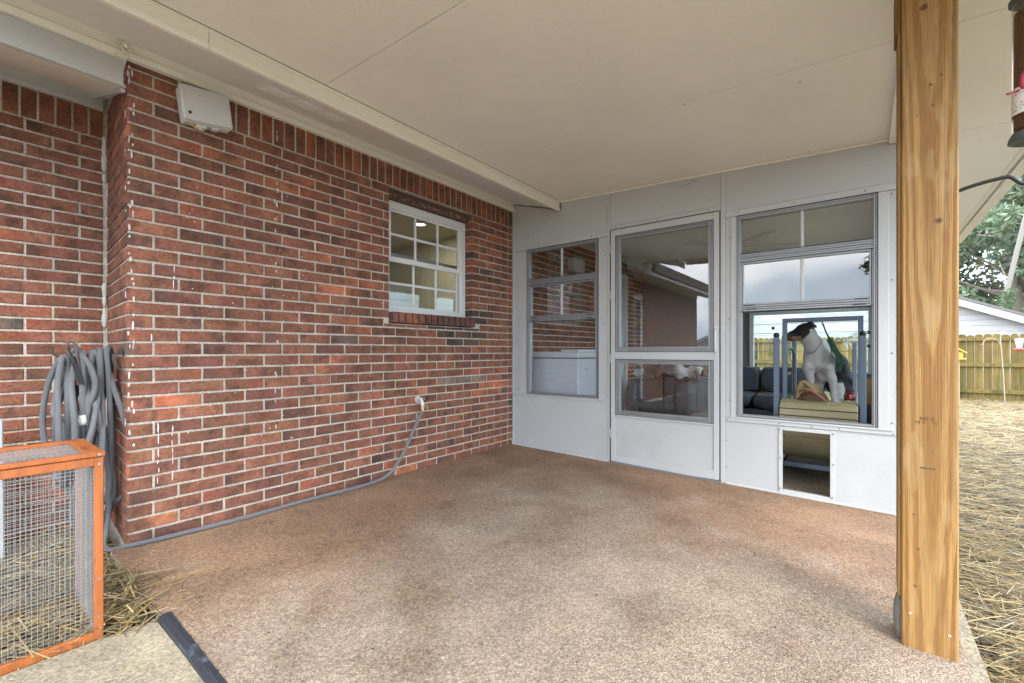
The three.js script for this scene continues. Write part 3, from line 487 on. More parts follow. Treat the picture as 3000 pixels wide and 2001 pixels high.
  mesh('door_leaf', [cbox(L, L + 0.042, bot, 2.012, -0.03, 0.012), cbox(Rr - 0.042, Rr, bot, 2.012, -0.03, 0.012), cbox(L + 0.042, Rr - 0.042, 1.957, 2.0115, -0.03, 0.0115), cbox(L + 0.042, Rr - 0.042, 0.893, 0.955, -0.03, 0.0115), cbox(L + 0.042, Rr - 0.042, bot, 0.062, -0.03, 0.0115), cbox(L + 0.042, Rr - 0.042, 0.398, 0.412, -0.03, 0.016)], M.trimWhite, door);
  mesh('kick_plate', cbox(L + 0.0425, Rr - 0.0425, 0.0625, 0.3975, -0.02, 0.004, 0.001), M.white, door);
  mesh('gap_shade_strip', [cbox(1.0845, 1.0915, bot, 2.0135, 0.0105, 0.0125, 0.0005), cbox(1.9745, 1.981, bot, 2.0135, 0.0105, 0.0125, 0.0005), cbox(1.0915, 1.9745, 2.0125, 2.0175, 0.0085, 0.0125, 0.0005)], M.black, door);  // black strips added to draw the shaded gap round the door leaf
  const light = (x0, x1, y0, y1) => {
    mesh('gasket', [cbox(x0 - 0.001, x0 + 0.003, y0, y1, 0.005, 0.0132, 0.0005), cbox(x1 - 0.003, x1 + 0.001, y0, y1, 0.005, 0.0132, 0.0005), cbox(x0 + 0.003, x1 - 0.003, y1 - 0.004, y1, 0.005, 0.0132, 0.0005), cbox(x0 + 0.003, x1 - 0.003, y0, y0 + 0.003, 0.005, 0.0132, 0.0005)], M.black, door);
    const f = mesh('light_frame', [...rib('y', y0, y1, x0, x0 + 0.042, -0.025, 0.012, 3), ...rib('y', y0, y1, x1 - 0.036, x1, -0.025, 0.012, 3), ...rib('x', x0 + 0.042, x1 - 0.036, y1 - 0.036, y1, -0.025, 0.011, 3), ...rib('x', x0 + 0.042, x1 - 0.036, y0, y0 + 0.04, -0.025, 0.011, 3)], M.alu, door);
    mesh('pane', paneXY(x0 + 0.04, x1 - 0.034, y0 + 0.038, y1 - 0.034, -0.006), M.glass, f);
  };
  light(L + 0.0425, Rr - 0.0425, 0.956, 1.956); light(L + 0.0425, Rr - 0.0425, 0.4125, 0.8925);
  const h = mesh('handle', [tube([[1.955, 0.955, 0.012], [1.955, 0.965, 0.045], [1.955, 1.04, 0.055], [1.955, 1.115, 0.045], [1.955, 1.128, 0.012]], 0.006, 30, 8), cbox(1.946, 1.964, 0.935, 1.145, 0.0125, 0.016, 0.001)], M.vinyl, door);
  for (const y of [0.25, 0.9, 1.45, 1.85]) mesh('hinge', cbox(1.0835, 1.0935, y - 0.035, y + 0.035, 0.0125, 0.020, 0.002), M.trimWhite, door);
  mesh('threshold', prism([[1.08, floorY(1.08) - 0.01], [1.985, floorY(1.985) - 0.01], [1.985, floorY(1.985) + 0.012], [1.08, floorY(1.08) + 0.02]], -0.05, 0.016, 'z', 0.002), M.aluDark, door);

  // pet opening
  const pf = 0.022, py = -0.004;
  mesh('pet_opening_frame', [cbox(2.357, 2.379, -0.024, 0.437, 0.0005, 0.007, 0.002), cbox(2.650, 2.676, -0.028, 0.437, 0.0005, 0.007, 0.002), cbox(2.379, 2.650, 0.414, 0.4365, 0.0005, 0.0068, 0.002), cbox(2.379, 2.650, -0.028, 0.0, 0.0005, 0.0068, 0.002)], M.trimWhite, sunroom);
  // screw heads
  const sg = new THREE.CylinderGeometry(0.0042, 0.0048, 0.003, 10); sg.rotateX(Math.PI / 2);
  const screws = [[0.03, 0.521], [0.30, 0.521], [0.62, 0.521], [0.98, 0.521], [0.07, 1.984], [0.33, 1.985], [0.70, 1.985], [0.90, 1.985], [1.14, 2.034], [1.50, 2.034], [1.90, 2.034], [2.03, 0.458], [2.36, 0.459], [2.55, 0.456], [2.70, 0.457], [2.965, 0.455], [2.10, 1.976], [2.45, 1.976], [2.83, 1.976], [2.96, 1.93], [2.96, 1.40], [2.96, 0.95], [2.96, 0.52], [2.04, 1.8], [2.04, 1.2], [2.04, 0.6], [0.145, 1.75], [0.145, 1.2], [0.145, 0.7], [1.02, 1.85], [1.02, 1.2], [1.02, 0.6], [2.022, 0.30], [2.022, 0.10], [2.668, 0.42], [2.668, 0.22], [2.366, 0.42], [2.366, 0.22], [2.366, 0.01], [2.662, 0.0], [1.2, 0.035], [1.5, 0.03], [1.8, 0.025]];
  for (const [x, y] of screws) { const m = mesh('screw', sg, M.screw, sunroom); m.position.set(x, y, 0.0095); }

  // the outer walls with jalousie windows
  M.jal = phys({ transmission: 1, thickness: 0, roughness: 0.02, ior: 1.5, color: lin(0.86, 0.93, 0.92) });
  const jalousie = (name, mk, len, y0, y1) => {                            // mk(u0,u1,y0,y1,d0,d1) -> box geometry
    const w = new THREE.Group(); w.name = 'jalousie_window'; sunroom.add(w);
    mesh('frame', [mk(0, 0.05, y0, y1, -0.04, 0.04), mk(len - 0.05, len, y0, y1, -0.04, 0.04), mk(0.05, len - 0.05, y1 - 0.04, y1, -0.0395, 0.0395), mk(0.05, len - 0.05, y0, y0 + 0.03, -0.0395, 0.0395)], M.trimWhite, w);
    const n = Math.round((y1 - y0 - 0.07) / 0.125), h = (y1 - y0 - 0.07) / n;
    for (let i = 0; i < n; i++) mesh('glass_slat', mk(0.052, len - 0.052, y0 + 0.031 + i * h + 0.001, y0 + 0.031 + (i + 1) * h - 0.008, 0.006, 0.010), M.jal, w);
    for (let i = 1; i < n; i++) mesh('slat_clip', mk(0.052, len - 0.052, y0 + 0.031 + i * h - 0.007, y0 + 0.031 + i * h, 0.0, 0.012), M.alu, w);
  };
  const FZ = -3.45, fb = -0.06;
  const farMk = (o) => (u0, u1, y0, y1, d0, d1) => cbox(o + u0, o + u1, y0, y1, FZ - d1, FZ - d0, 0.002);
  const rgtMk = (o) => (u0, u1, y0, y1, d0, d1) => cbox(3.026 + d0, 3.026 + d1, y0, y1, o - u1, o - u0, 0.002);
  M.inner = std({ color: lin(0.46, 0.45, 0.43), roughness: 0.7 }); M.panelling = std({ color: lin(0.20, 0.165, 0.135), roughness: 0.7 }); M.orangePly = std({ color: lin(0.52, 0.30, 0.10), roughness: 0.6 });
  mesh('far_wall', [cbox(0.0, 3.066, fb, 0.68, FZ - 0.06, FZ), cbox(0.0, 3.066, 1.50, 2.42, FZ - 0.06, FZ), cbox(0, 1.05, 0.68, 1.50, FZ - 0.06, FZ), cbox(1.40, 1.56, 0.68, 1.50, FZ - 0.06, FZ), cbox(2.92, 3.066, 0.68, 1.50, FZ - 0.06, FZ)], M.panelling, sunroom);
  mesh('wall_board', cbox(1.7, 2.98, 0.30, 0.62, FZ + 0.001, FZ + 0.02), M.orangePly, sunroom);
  jalousie('a', farMk(1.05), 0.35, 0.68, 1.50); jalousie('b', farMk(1.56), 1.36, 0.68, 1.50);
  mesh('side_wall', [cbox(2.985, 3.066, fb, 0.45, FZ, -0.081), cbox(2.985, 3.066, 1.98, 2.26, FZ, -0.081), cbox(2.985, 3.066, 0.45, 1.98, -0.20, -0.081), cbox(2.985, 3.066, 0.45, 1.98, -1.75, -1.62), cbox(2.985, 3.066, 0.45, 1.98, FZ, FZ + 0.16)], M.inner, sunroom);
  jalousie('c', rgtMk(-0.20), 1.42, 0.45, 1.98); jalousie('d', rgtMk(-1.75), 1.54, 0.45, 1.98);
}
base(sunroom, 1.5, -0.05, -1.7);

// ---------------------------------------------------------------- floors and ground
T.carpet = picture(2048, 2048, (u, v) => {
  const X = u * 3.4, Z = v * 3.4;
  const big = fbm(u, v, 4, 4, 200), mid = fbm(u, v, 14, 4, 205), sp = vn(u * 900, v * 900, 900, 900, 210), sp2 = vn(u * 1500, v * 1500, 1500, 1500, 213), fib = fbm(u, v, 420, 2, 216);
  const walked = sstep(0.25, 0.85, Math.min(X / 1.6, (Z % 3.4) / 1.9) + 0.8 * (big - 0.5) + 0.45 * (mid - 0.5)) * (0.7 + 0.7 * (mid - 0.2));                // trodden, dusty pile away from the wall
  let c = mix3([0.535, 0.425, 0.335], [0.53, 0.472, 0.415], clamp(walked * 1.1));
  const olive = sstep(0.52, 0.70, fbm(u, v, 5, 3, 220)) * sstep(2.1, 3.0, X); c = mix3(c, [0.60, 0.52, 0.38], olive * 0.6);
  const grime = sstep(0.57, 0.72, fbm(u, v, 7, 5, 224)); c = mix3(c, [0.46, 0.39, 0.32], grime * 0.22);
  const spots = sstep(0.70, 0.80, fbm(u, v, 22, 3, 228)); c = mix3(c, [0.42, 0.34, 0.28], spots * 0.28);
  const l = 1 + 0.22 * (sp - 0.5) + 0.42 * (fib - 0.5) + 0.34 * (sp2 - 0.5) + 0.35 * (mid - 0.5); c = c.map((k) => k * l);
  const tw = vn(u * 1000, v * 1000, 1000, 1000, 231); return tw > 0.82 ? mix3(c, [0.76, 0.67, 0.58], 0.32) : tw < 0.15 ? mix3(c, [0.28, 0.19, 0.14], 0.38) : c;
}, [3.4, 3.4]);
T.pile = grey(1024, 1024, (u, v) => 0.55 * vn(u * 230, v * 230, 230, 230, 240) + 0.45 * vn(u * 420, v * 420, 420, 420, 243), [0.9, 0.9]);
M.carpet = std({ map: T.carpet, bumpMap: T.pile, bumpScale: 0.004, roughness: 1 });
function sheet(x0, x1, z0, z1, yf, nxs, nzs, wob = 0) {                  // a level or sloping sheet with an edge
  const g = new THREE.PlaneGeometry(x1 - x0, z1 - z0, nxs, nzs); g.rotateX(-Math.PI / 2); g.translate((x0 + x1) / 2, 0, (z0 + z1) / 2);
  const p = g.attributes.position; for (let i = 0; i < p.count; i++) { const x = p.getX(i), z = p.getZ(i); p.setY(i, yf(x, z)); if (wob) { const e = Math.abs(z - z1) < 1e-6, f = Math.abs(x - x1) < 1e-6; if (e) p.setZ(i, z + wob * (vn(x * 20, 3.5, 400, 9, 7) - 0.5)); if (f) p.setX(i, x + wob * (vn(z * 20, 5.5, 400, 9, 8) - 0.5)); } }
  g.computeVertexNormals(); const uv = new Float32Array(p.count * 2); for (let i = 0; i < p.count; i++) { uv[2 * i] = p.getX(i); uv[2 * i + 1] = p.getZ(i); } g.setAttribute('uv', new THREE.BufferAttribute(uv, 2)); return g;
}
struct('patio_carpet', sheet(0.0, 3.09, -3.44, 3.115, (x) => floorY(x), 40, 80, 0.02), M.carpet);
T.concrete = picture(1024, 1024, (u, v) => {
  const n = fbm(u, v, 5, 5, 250), g = fbm(u, v, 160, 2, 255), moss = sstep(0.52, 0.74, fbm(u, v, 6, 5, 258));
  const l = 0.56 + 0.22 * (n - 0.5) + 0.26 * (g - 0.5); return mix3([l, l * 0.935, l * 0.80], [l * 0.84, l * 0.82, l * 0.58], moss * 0.7);
}, [1.1, 1.1]);
M.concrete = std({ map: T.concrete, bumpMap: T.gritty, bumpScale: 0.003, roughness: 0.95 });
struct('patio_slab', prism([[0.0, floorY(0) - 0.006], [3.13, floorY(3.13) - 0.006], [3.13, -0.3], [0.0, -0.3]], -3.5, 3.112, 'z', 0.004), M.concrete);
struct('concrete_path', cbox(0.762, 3.2, -0.3, -0.022, 3.118, 9.0, 0.006), M.concrete);
T.dirt = picture(1024, 1024, (u, v) => {
  const n = fbm(u, v, 8, 5, 270), a = fbm(u, v, 20, 2, 274, 150), b = fbm(u, v, 150, 2, 277, 20), k = Math.max(a, b) + 0.35 * (n - 0.5);
  const s = sstep(0.48, 0.66, k); return mix3([0.20, 0.165, 0.115], [0.47, 0.41, 0.29], s).map((q) => q * (0.9 + 0.4 * (n - 0.4)));
}, [2.3, 2.3]);
M.dirt = std({ map: T.dirt, bumpMap: T.gritty, bumpScale: 0.01, roughness: 1 });
struct('ground', sheet(-60, 60, -90, 60, groundY, 60, 75), M.dirt);
struct('soil_bed', sheet(RECESS, 0.765, 3.06, 5.2, (x, z) => -0.055 - 0.01 * vn(x * 9, z * 9, 99, 99, 4), 30, 40), M.dirt);
{
  const s = thing('rubber_edging', 'dark blue-grey rubber strip along the carpet edge', 'edging strip');
  M.rubber = std({ color: lin(0.10, 0.115, 0.145), roughness: 0.55, map: picture(512, 512, (u, v) => { const d = sstep(0.55, 0.75, fbm(u, v, 6, 5, 280)); const l = 0.85 + 0.3 * (fbm(u, v, 90, 2, 284) - 0.5); return mix3([l * 0.62, l * 0.62, l * 0.64], [1, 1, 1], d); }, [0.4, 0.4]), bumpMap: T.gritty, bumpScale: 0.002 });
  const n = 40, pos = []; const top = (x) => [floorY(x) + 0.006 + 0.002 * vn(x * 14, 1.5, 300, 9, 3)];
  const pts = []; for (let i = 0; i <= n; i++) { const x = 0.815 + i / n * 2.2, w = 0.002 * (vn(x * 30, 2.5, 300, 9, 5) - 0.5); pts.push([x, 3.086 + w + 0.012 * (x - 0.8), 3.121 + w + 0.012 * (x - 0.8), top(x)[0]]); }
  const q = (a, b, c, d) => pos.push(...a, ...b, ...c, ...a, ...c, ...d);
  for (let i = 0; i < n; i++) { const [x, a, b, y] = pts[i], [X, A, B, Y] = pts[i + 1]; q([x, y, a], [x, y + 0.002, (a + b) / 2], [X, Y + 0.002, (A + B) / 2], [X, Y, A]); q([x, y + 0.002, (a + b) / 2], [x, y - 0.002, b], [X, Y - 0.002, B], [X, Y + 0.002, (A + B) / 2]); q([x, y - 0.02, a], [x, y, a], [X, Y, A], [X, Y - 0.02, A]); q([x, y - 0.002, b], [x, y - 0.03, b], [X, Y - 0.03, B], [X, Y - 0.002, B]); }
  q([0.815, pts[0][3] - 0.02, pts[0][1]], [0.815, pts[0][3] - 0.02, pts[0][2]], [0.815, pts[0][3] - 0.002, pts[0][2]], [0.815, pts[0][3], pts[0][1]]);
  mesh('strip', rawGeo(pos), M.rubber, s); base(s, 1.9, floorY(1.9), 3.11);
}

// ---------------------------------------------------------------- things on the wall
{ // small utility cabinet under the eave, hung a little askew
  const b = thing('utility_box', 'small white utility box high on the brick wall under the eave', 'utility box');
  M.plastic = std({ color: lin(0.56, 0.575, 0.585), roughness: 0.4 });
  mesh('back_box', cbox(0.002, 0.058, -0.088, 0.088, -0.112, 0.112, 0.006), M.plastic, b);
  mesh('lid', cbox(0.060, 0.082, -0.084, 0.092, -0.115, 0.115, 0.006), M.plastic, b);
  const lk = new THREE.CylinderGeometry(0.0075, 0.0075, 0.006, 14); lk.rotateZ(Math.PI / 2); lk.translate(0.083, -0.047, 0.086); mesh('lock', lk, M.black, b);
  mesh('cable_gland', [bar([0.035, -0.112, 0.03], [0.035, -0.086, 0.03], 0.012, 10), cbox(0.015, 0.055, -0.104, -0.0885, 0.005, 0.055, 0.003)], M.plastic, b);
  mesh('cable_gland', cbox(0.02, 0.055, -0.099, -0.0885, -0.055, -0.02, 0.003), M.plastic, b);
  mesh('wire', tube([[0.045, -0.088, 0.085], [0.055, -0.105, 0.075], [0.05, -0.112, 0.055], [0.045, -0.105, 0.045]], 0.0022, 20, 6), std({ color: lin(0.7, 0.42, 0.04), roughness: 0.5 }), b);
  b.position.set(0, 2.257, 2.735); b.rotation.x = 7.5 * Math.PI / 180;
}
{ // garden tap
  const t = thing('garden_tap', 'worn brass garden tap low on the brick wall', 'tap');
  M.brass = std({ color: lin(0.42, 0.31, 0.16), metalness: 0.85, roughness: 0.45 }); M.chalk = std({ color: lin(0.55, 0.54, 0.52), metalness: 0.3, roughness: 0.6 });
  const y = 0.575, z = 1.245;
  const fl = new THREE.CylinderGeometry(0.028, 0.030, 0.008, 16); fl.rotateZ(Math.PI / 2); fl.translate(0.005, y, z); mesh('flange', fl, M.chalk, t);
  mesh('body', [bar([0.0, y, z], [0.05, y, z], 0.013, 12), bar([0.045, y + 0.012, z], [0.06, y - 0.045, z - 0.005], 0.014, 12, 0.017)], M.chalk, t);
  mesh('stem', bar([0.05, y - 0.005, z], [0.088, y + 0.015, z - 0.02], 0.007, 10), M.brass, t);
  const w = new THREE.TorusGeometry(0.019, 0.0045, 8, 18); w.lookAt(new THREE.Vector3(0.8, 0.4, -0.45)); w.translate(0.09, y + 0.016, z - 0.022); mesh('handwheel', [w, bar([0.09, y - 0.002, z - 0.022], [0.09, y + 0.034, z - 0.022], 0.003, 6)], M.black, t);
  mesh('coupling', [bar([0.058, y - 0.045, z - 0.004], [0.064, y - 0.075, z], 0.017, 12), bar([0.064, y - 0.075, z], [0.066, y - 0.088, z + 0.002], 0.013, 12)], M.brass, t);
  mesh('side_valve', [bar([0.06, y - 0.05, z - 0.01], [0.066, y - 0.058, z - 0.042], 0.008, 10), bar([0.066, y - 0.056, z - 0.038], [0.084, y - 0.066, z - 0.046], 0.006, 8)], M.brass, t);
  base(t, 0, y, z);
}
M.hose = std({ color: lin(0.20, 0.207, 0.222), roughness: 0.95, bumpMap: T.gritty, bumpScale: 0.004 });
{
  const h = thing('garden_hose', 'grey fabric garden hose hung in loops at the wall corner and run to the tap', 'hose');
  const r = rng(61), R = 0.0122;
  // run from the tap along the foot of the wall
  const fy = (x) => floorY(x) + R;
  mesh('hose_run', tube([[0.066, 0.487, 1.247], [0.070, 0.455, 1.275], [0.074, 0.33, 1.355], [0.076, 0.20, 1.435], [0.076, 0.10, 1.52], [0.074, 0.045, 1.60], [0.072, fy(0.07) + 0.004, 1.70], [0.07, fy(0.07), 1.9], [0.062, fy(0.06), 2.2], [0.075, fy(0.07), 2.55], [0.062, fy(0.06), 2.8], [0.045, fy(0.04), 2.98], [0.02, fy(0) - 0.004, 3.06], [-0.05, 0.0, 3.105], [-0.11, 0.012, 3.115], [-0.145, 0.07, 3.10], [-0.15, 0.2, 3.09], [-0.14, 0.45, 3.085], [-0.15, 0.75, 3.088], [-0.19, 0.92, 3.09], [-0.24, 0.955, 3.09]], 0.0115, 200, 10), M.hose, h);
  // loops over the hanger
  for (let k = 0; k < 10; k++) {
    const z = 3.072 + 0.0205 * k, cx = -0.235 + 0.02 * (r() - 0.5), wid = 0.06 + 0.11 * r(), top = 0.965 - 0.004 * k + 0.02 * r(), bot = 0.06 + 0.17 * r() + (k > 5 ? 0.12 : 0), n = 14, pts = [], ph = r() * 6, tw = (r() - 0.5) * 0.13;
    for (let i = 0; i < n; i++) {
      const a = i / n * 2 * Math.PI, s = Math.sin(a), c = Math.cos(a), y = (top + bot) / 2 + (top - bot) / 2 * c, pinch = c > 0.55 ? 0.62 : 1 + 0.25 * Math.sin(ph + 3 * a) * 0.5;
      pts.push([cx + wid * s * pinch + 0.03 * (r() - 0.5), y, z + tw * s * (1 - c) * 0.9 + 0.022 * Math.sin(ph + 2 * a)]);
    }
    mesh('hose_loop', tube(pts, R * (0.95 + 0.12 * r()), 90, 10, true), M.hose, h);
  }
  mesh('hose_loop', tube([[-0.12, 0.95, 3.20], [-0.10, 0.90, 3.17], [-0.09, 0.80, 3.15], [-0.10, 0.71, 3.17], [-0.13, 0.655, 3.21], [-0.15, 0.64, 3.25], [-0.2, 0.66, 3.275], [-0.24, 0.72, 3.27], [-0.26, 0.82, 3.25], [-0.24, 0.93, 3.22], [-0.19, 0.975, 3.20]], R, 70, 10, true), M.hose, h);
  mesh('hose_tail', tube([[-0.14, 0.955, 3.185], [-0.12, 0.94, 3.19], [-0.115, 0.86, 3.19], [-0.112, 0.75, 3.19], [-0.11, 0.66, 3.19]], R * 1.12, 40, 10), M.hose, h);
  M.clearPlastic = std({ color: lin(0.62, 0.63, 0.60), roughness: 0.35 });
  mesh('hose_connector', lathe([[0.0, 0], [0.016, 0], [0.016, 0.012], [0.0185, 0.014], [0.0185, 0.034], [0.016, 0.036], [0.016, 0.048], [0.0, 0.048]], 16, -0.11, 0.61, 3.19), M.clearPlastic, h);
  mesh('hose_tail', tube([[-0.11, 0.612, 3.19], [-0.111, 0.55, 3.19], [-0.113, 0.46, 3.185], [-0.12, 0.40, 3.18]], 0.0135, 30, 10), std({ color: lin(0.05, 0.055, 0.07), roughness: 0.7 }), h);
  base(h, 0, 0, 2.5);
  const g = thing('hose_hanger', 'rusty wire hose hanger on the end of the brick wall', 'hanger');
  M.rust = std({ color: lin(0.09, 0.075, 0.07), metalness: 0.5, roughness: 0.65 });
  const pl = new THREE.CylinderGeometry(0.034, 0.034, 0.004, 18, 1, false, 0, Math.PI); pl.rotateX(Math.PI / 2); pl.rotateZ(Math.PI / 2); pl.translate(-0.12, 0.945, 3.052); mesh('plate', pl, M.rust, g);
  for (let i = 0; i < 5; i++) { const x = -0.15 + 0.015 * i; mesh('wire', tube([[x, 0.95, 3.054], [x, 0.945, 3.075], [x, 0.88, 3.066], [x, 0.87, 3.056]], 0.0022, 18, 6), M.rust, g); }
  mesh('arm', tube([[-0.235, 0.94, 3.045], [-0.235, 0.944, 3.15], [-0.235, 0.946, 3.275], [-0.235, 0.975, 3.285]], 0.006, 20, 8), M.rust, g);
  base(g, -0.15, 0.88, 3.05);
}
{
  const t = thing('hand_tool', 'black hand tool with a looped strap stuck in the hose coil', 'tool');
  mesh('strap', tube([[-0.10, 0.93, 3.235], [-0.10, 0.98, 3.245], [-0.10, 1.01, 3.24], [-0.10, 1.0, 3.222], [-0.10, 0.93, 3.212], [-0.10, 0.86, 3.203]], 0.0055, 40, 6), std({ color: lin(0.10, 0.08, 0.075), roughness: 0.8 }), t);
  mesh('shaft', [bar([-0.095, 0.985, 3.245], [-0.095, 0.81, 3.198], 0.0045, 8), bar([-0.088, 0.94, 3.228], [-0.088, 0.805, 3.192], 0.0045, 8), bar([-0.10, 0.94, 3.235], [-0.10, 0.81, 3.205], 0.004, 8)], M.black, t);
  mesh('collar', bar([-0.093, 0.935, 3.232], [-0.093, 0.905, 3.224], 0.012, 10), M.black, t);
  base(t, -0.1, 0.81, 3.2);
}
{
  const t = thing('plastic_lid', 'grey plastic storage lid leaning by the recessed brick wall', 'lid');
  const pts = [[0, -0.05], [0.30, -0.05], [0.30, 0.63], [0.285, 0.65], [0.015, 0.65], [0, 0.63]];
  const g = prism(pts, 0, 0.02, 'z', 0.004); g.rotateY(-Math.PI / 2); g.rotateZ(0.12); g.translate(-0.40, 0, 3.422);
  const g2 = prism([[0.03, -0.03], [0.27, -0.03], [0.27, 0.6], [0.03, 0.6]], 0.021, 0.03, 'z', 0.003); g2.rotateY(-Math.PI / 2); g2.rotateZ(0.12); g2.translate(-0.40, 0, 3.422);
  const pm = std({ color: lin(0.36, 0.37, 0.38), roughness: 0.5 }); mesh('panel', g, pm, t); mesh('rim', g2, pm, t); base(t, -0.4, -0.05, 3.5);
}

// ---------------------------------------------------------------- rabbit cage and straw
T.orange = picture(256, 1024, (u, v) => { const g = fbm(u, v, 40, 3, 300, 8), s = fbm(u, v, 8, 3, 304, 6), kn = sstep(0.74, 0.80, fbm(u, v, 5, 3, 308, 20)); const l = 1 + 0.22 * (g - 0.5) + 0.25 * (s - 0.5); return mix3([0.585 * l, 0.325 * l, 0.145 * l], [0.45, 0.22, 0.10], kn * 0.7); }, [0.25, 1.0]);
M.orange = std({ map: T.orange, roughness: 0.5, bumpMap: T.paintBump, bumpScale: 0.001 });
M.wire = std({ color: lin(0.36, 0.36, 0.36), metalness: 0.5, roughness: 0.45 });
{
  const c = thing('animal_cage', 'orange wooden rabbit cage with wire mesh sides on the straw', 'cage');
  const x0 = 0.385, x1 = 0.755, z0 = 3.262, z1 = 4.30, y0 = -0.03, y1 = 0.60, p = 0.024, t = 0.03;
  for (const [a, b] of [[x1 - 0.02, z0], [x0, z0], [x1 - 0.02, z1 - p], [x0, z1 - p], [x1 - 0.0195, 3.78], [x0, 3.78]]) mesh('corner_post', cbox(a, a + 0.02, y0, y1, b, b + p, 0.002), M.orange, c);
  const rail = (...a) => mesh('rail', cbox(...a, 0.002), M.orange, c);
  for (const [ya, yb] of [[y1 - t, y1 - 0.001], [y0, y0 + t]]) { rail(x1 - 0.019, x1 - 0.001, ya, yb, z0 + p, z1 - p); rail(x0 + 0.001, x0 + 0.019, ya, yb, z0 + p, z1 - p); rail(x0 + 0.02, x1 - 0.02, ya, yb, z0 + 0.001, z0 + 0.019); rail(x0 + 0.02, x1 - 0.02, ya, yb, z1 - 0.019, z1 - 0.001); }
  const lid = new THREE.Group(); lid.name = 'lid'; c.add(lid); const o = 0.004, L = y1 + 0.001, H = y1 + 0.016;
  const lr = (...a) => mesh('lid_rail', cbox(...a, 0.002), M.orange, lid);
  lr(x1 + o - 0.024, x1 + o, L, H, z0 - o, z1 + o); lr(x0 - o, x0 - o + 0.024, L, H, z0 - o, z1 + o); lr(x0 + 0.02, x1 - 0.02, L, H - 0.0005, z0 - o, z0 + 0.042); lr(x0 + 0.02, x1 - 0.02, L, H - 0.0005, z1 - 0.036, z1 + o);
  const s = 0.0127, w = 0.00045, panel = (name, horiz, vert, mk, parent) => { const g = []; for (let a = horiz[0] + s / 2; a < horiz[1]; a += s) g.push(mk(a - w, a + w, vert[0], vert[1], 0)); for (let b = vert[0] + s / 2; b < vert[1]; b += s) g.push(mk(horiz[0], horiz[1], b - w, b + w, 2 * w)); stuff(name, g, M.wire, parent); };
  const bx = (a, b, c2, d, e, f) => boxUV(clean(new THREE.BoxGeometry(b - a, d - c2, f - e).translate((a + b) / 2, (c2 + d) / 2, (e + f) / 2)));
  panel('wire_mesh', [z0 + 0.01, z1 - 0.01], [y0 + 0.01, y1 - 0.01], (a, b, e, f, k) => bx(x1 - 0.024 - w + k, x1 - 0.024 + w + k, e, f, a, b), c);
  panel('wire_mesh', [z0 + 0.01, z1 - 0.01], [y0 + 0.01, y1 - 0.01], (a, b, e, f, k) => bx(x0 + 0.024 - w + k, x0 + 0.024 + w + k, e, f, a, b), c);
  panel('wire_mesh', [x0 + 0.01, x1 - 0.01], [y0 + 0.01, y1 - 0.01], (a, b, e, f, k) => bx(a, b, e, f, z0 + 0.024 - w + k, z0 + 0.024 + w + k), c);
  panel('wire_mesh', [x0 + 0.01, x1 - 0.01], [z0 + 0.02, z1 - 0.02], (a, b, e, f, k) => bx(a, b, L + 0.002 - w + k, L + 0.002 + w + k, e, f), lid);
  const sg = new THREE.CylinderGeometry(0.0042, 0.0042, 0.002, 10); sg.rotateZ(Math.PI / 2);
  for (const [y, z] of [[0.609, z0 + 0.012], [0.575, z0 + 0.012], [0.18, z0 + 0.011], [0.05, z0 + 0.013], [0.575, 3.79]]) { const m = mesh('screw', sg, M.steel, c); m.position.set(y > 0.6 ? x1 + o + 0.0005 : x1 + 0.0005, y, z); }
  base(c, 0.57, y0, 3.78);
}
// straw: three-sided stalks, gently bent
function stalk(bend, flat) {
  const n = 5, pos = [], P = []; for (let i = 0; i <= n; i++) { const t = i / n - 0.5, r = 0.5 * (1 - 0.35 * Math.abs(t)); P.push([[t, bend * (0.25 - t * t) * 1, r], [t, bend * (0.25 - t * t) + flat * r, 0], [t, bend * (0.25 - t * t), -r]]); }
  for (let i = 0; i < n; i++) for (let k = 0; k < 3; k++) { const a = P[i][k], b = P[i][(k + 1) % 3], c = P[i + 1][(k + 1) % 3], d = P[i + 1][k]; pos.push(...a, ...c, ...b, ...a, ...d, ...c); }
  return rawGeo(pos);
}
const STALKS = [stalk(0.10, 0.014), stalk(-0.16, 0.012), stalk(0.24, 0.012)];
M.straw = std({ color: 0xffffff, roughness: 0.7 });
const STRAW_TONES = [[0.40, 0.29, 0.12], [0.34, 0.23, 0.08], [0.46, 0.365, 0.18], [0.26, 0.17, 0.06], [0.50, 0.43, 0.26], [0.15, 0.11, 0.055], [0.38, 0.32, 0.20], [0.10, 0.078, 0.05]];
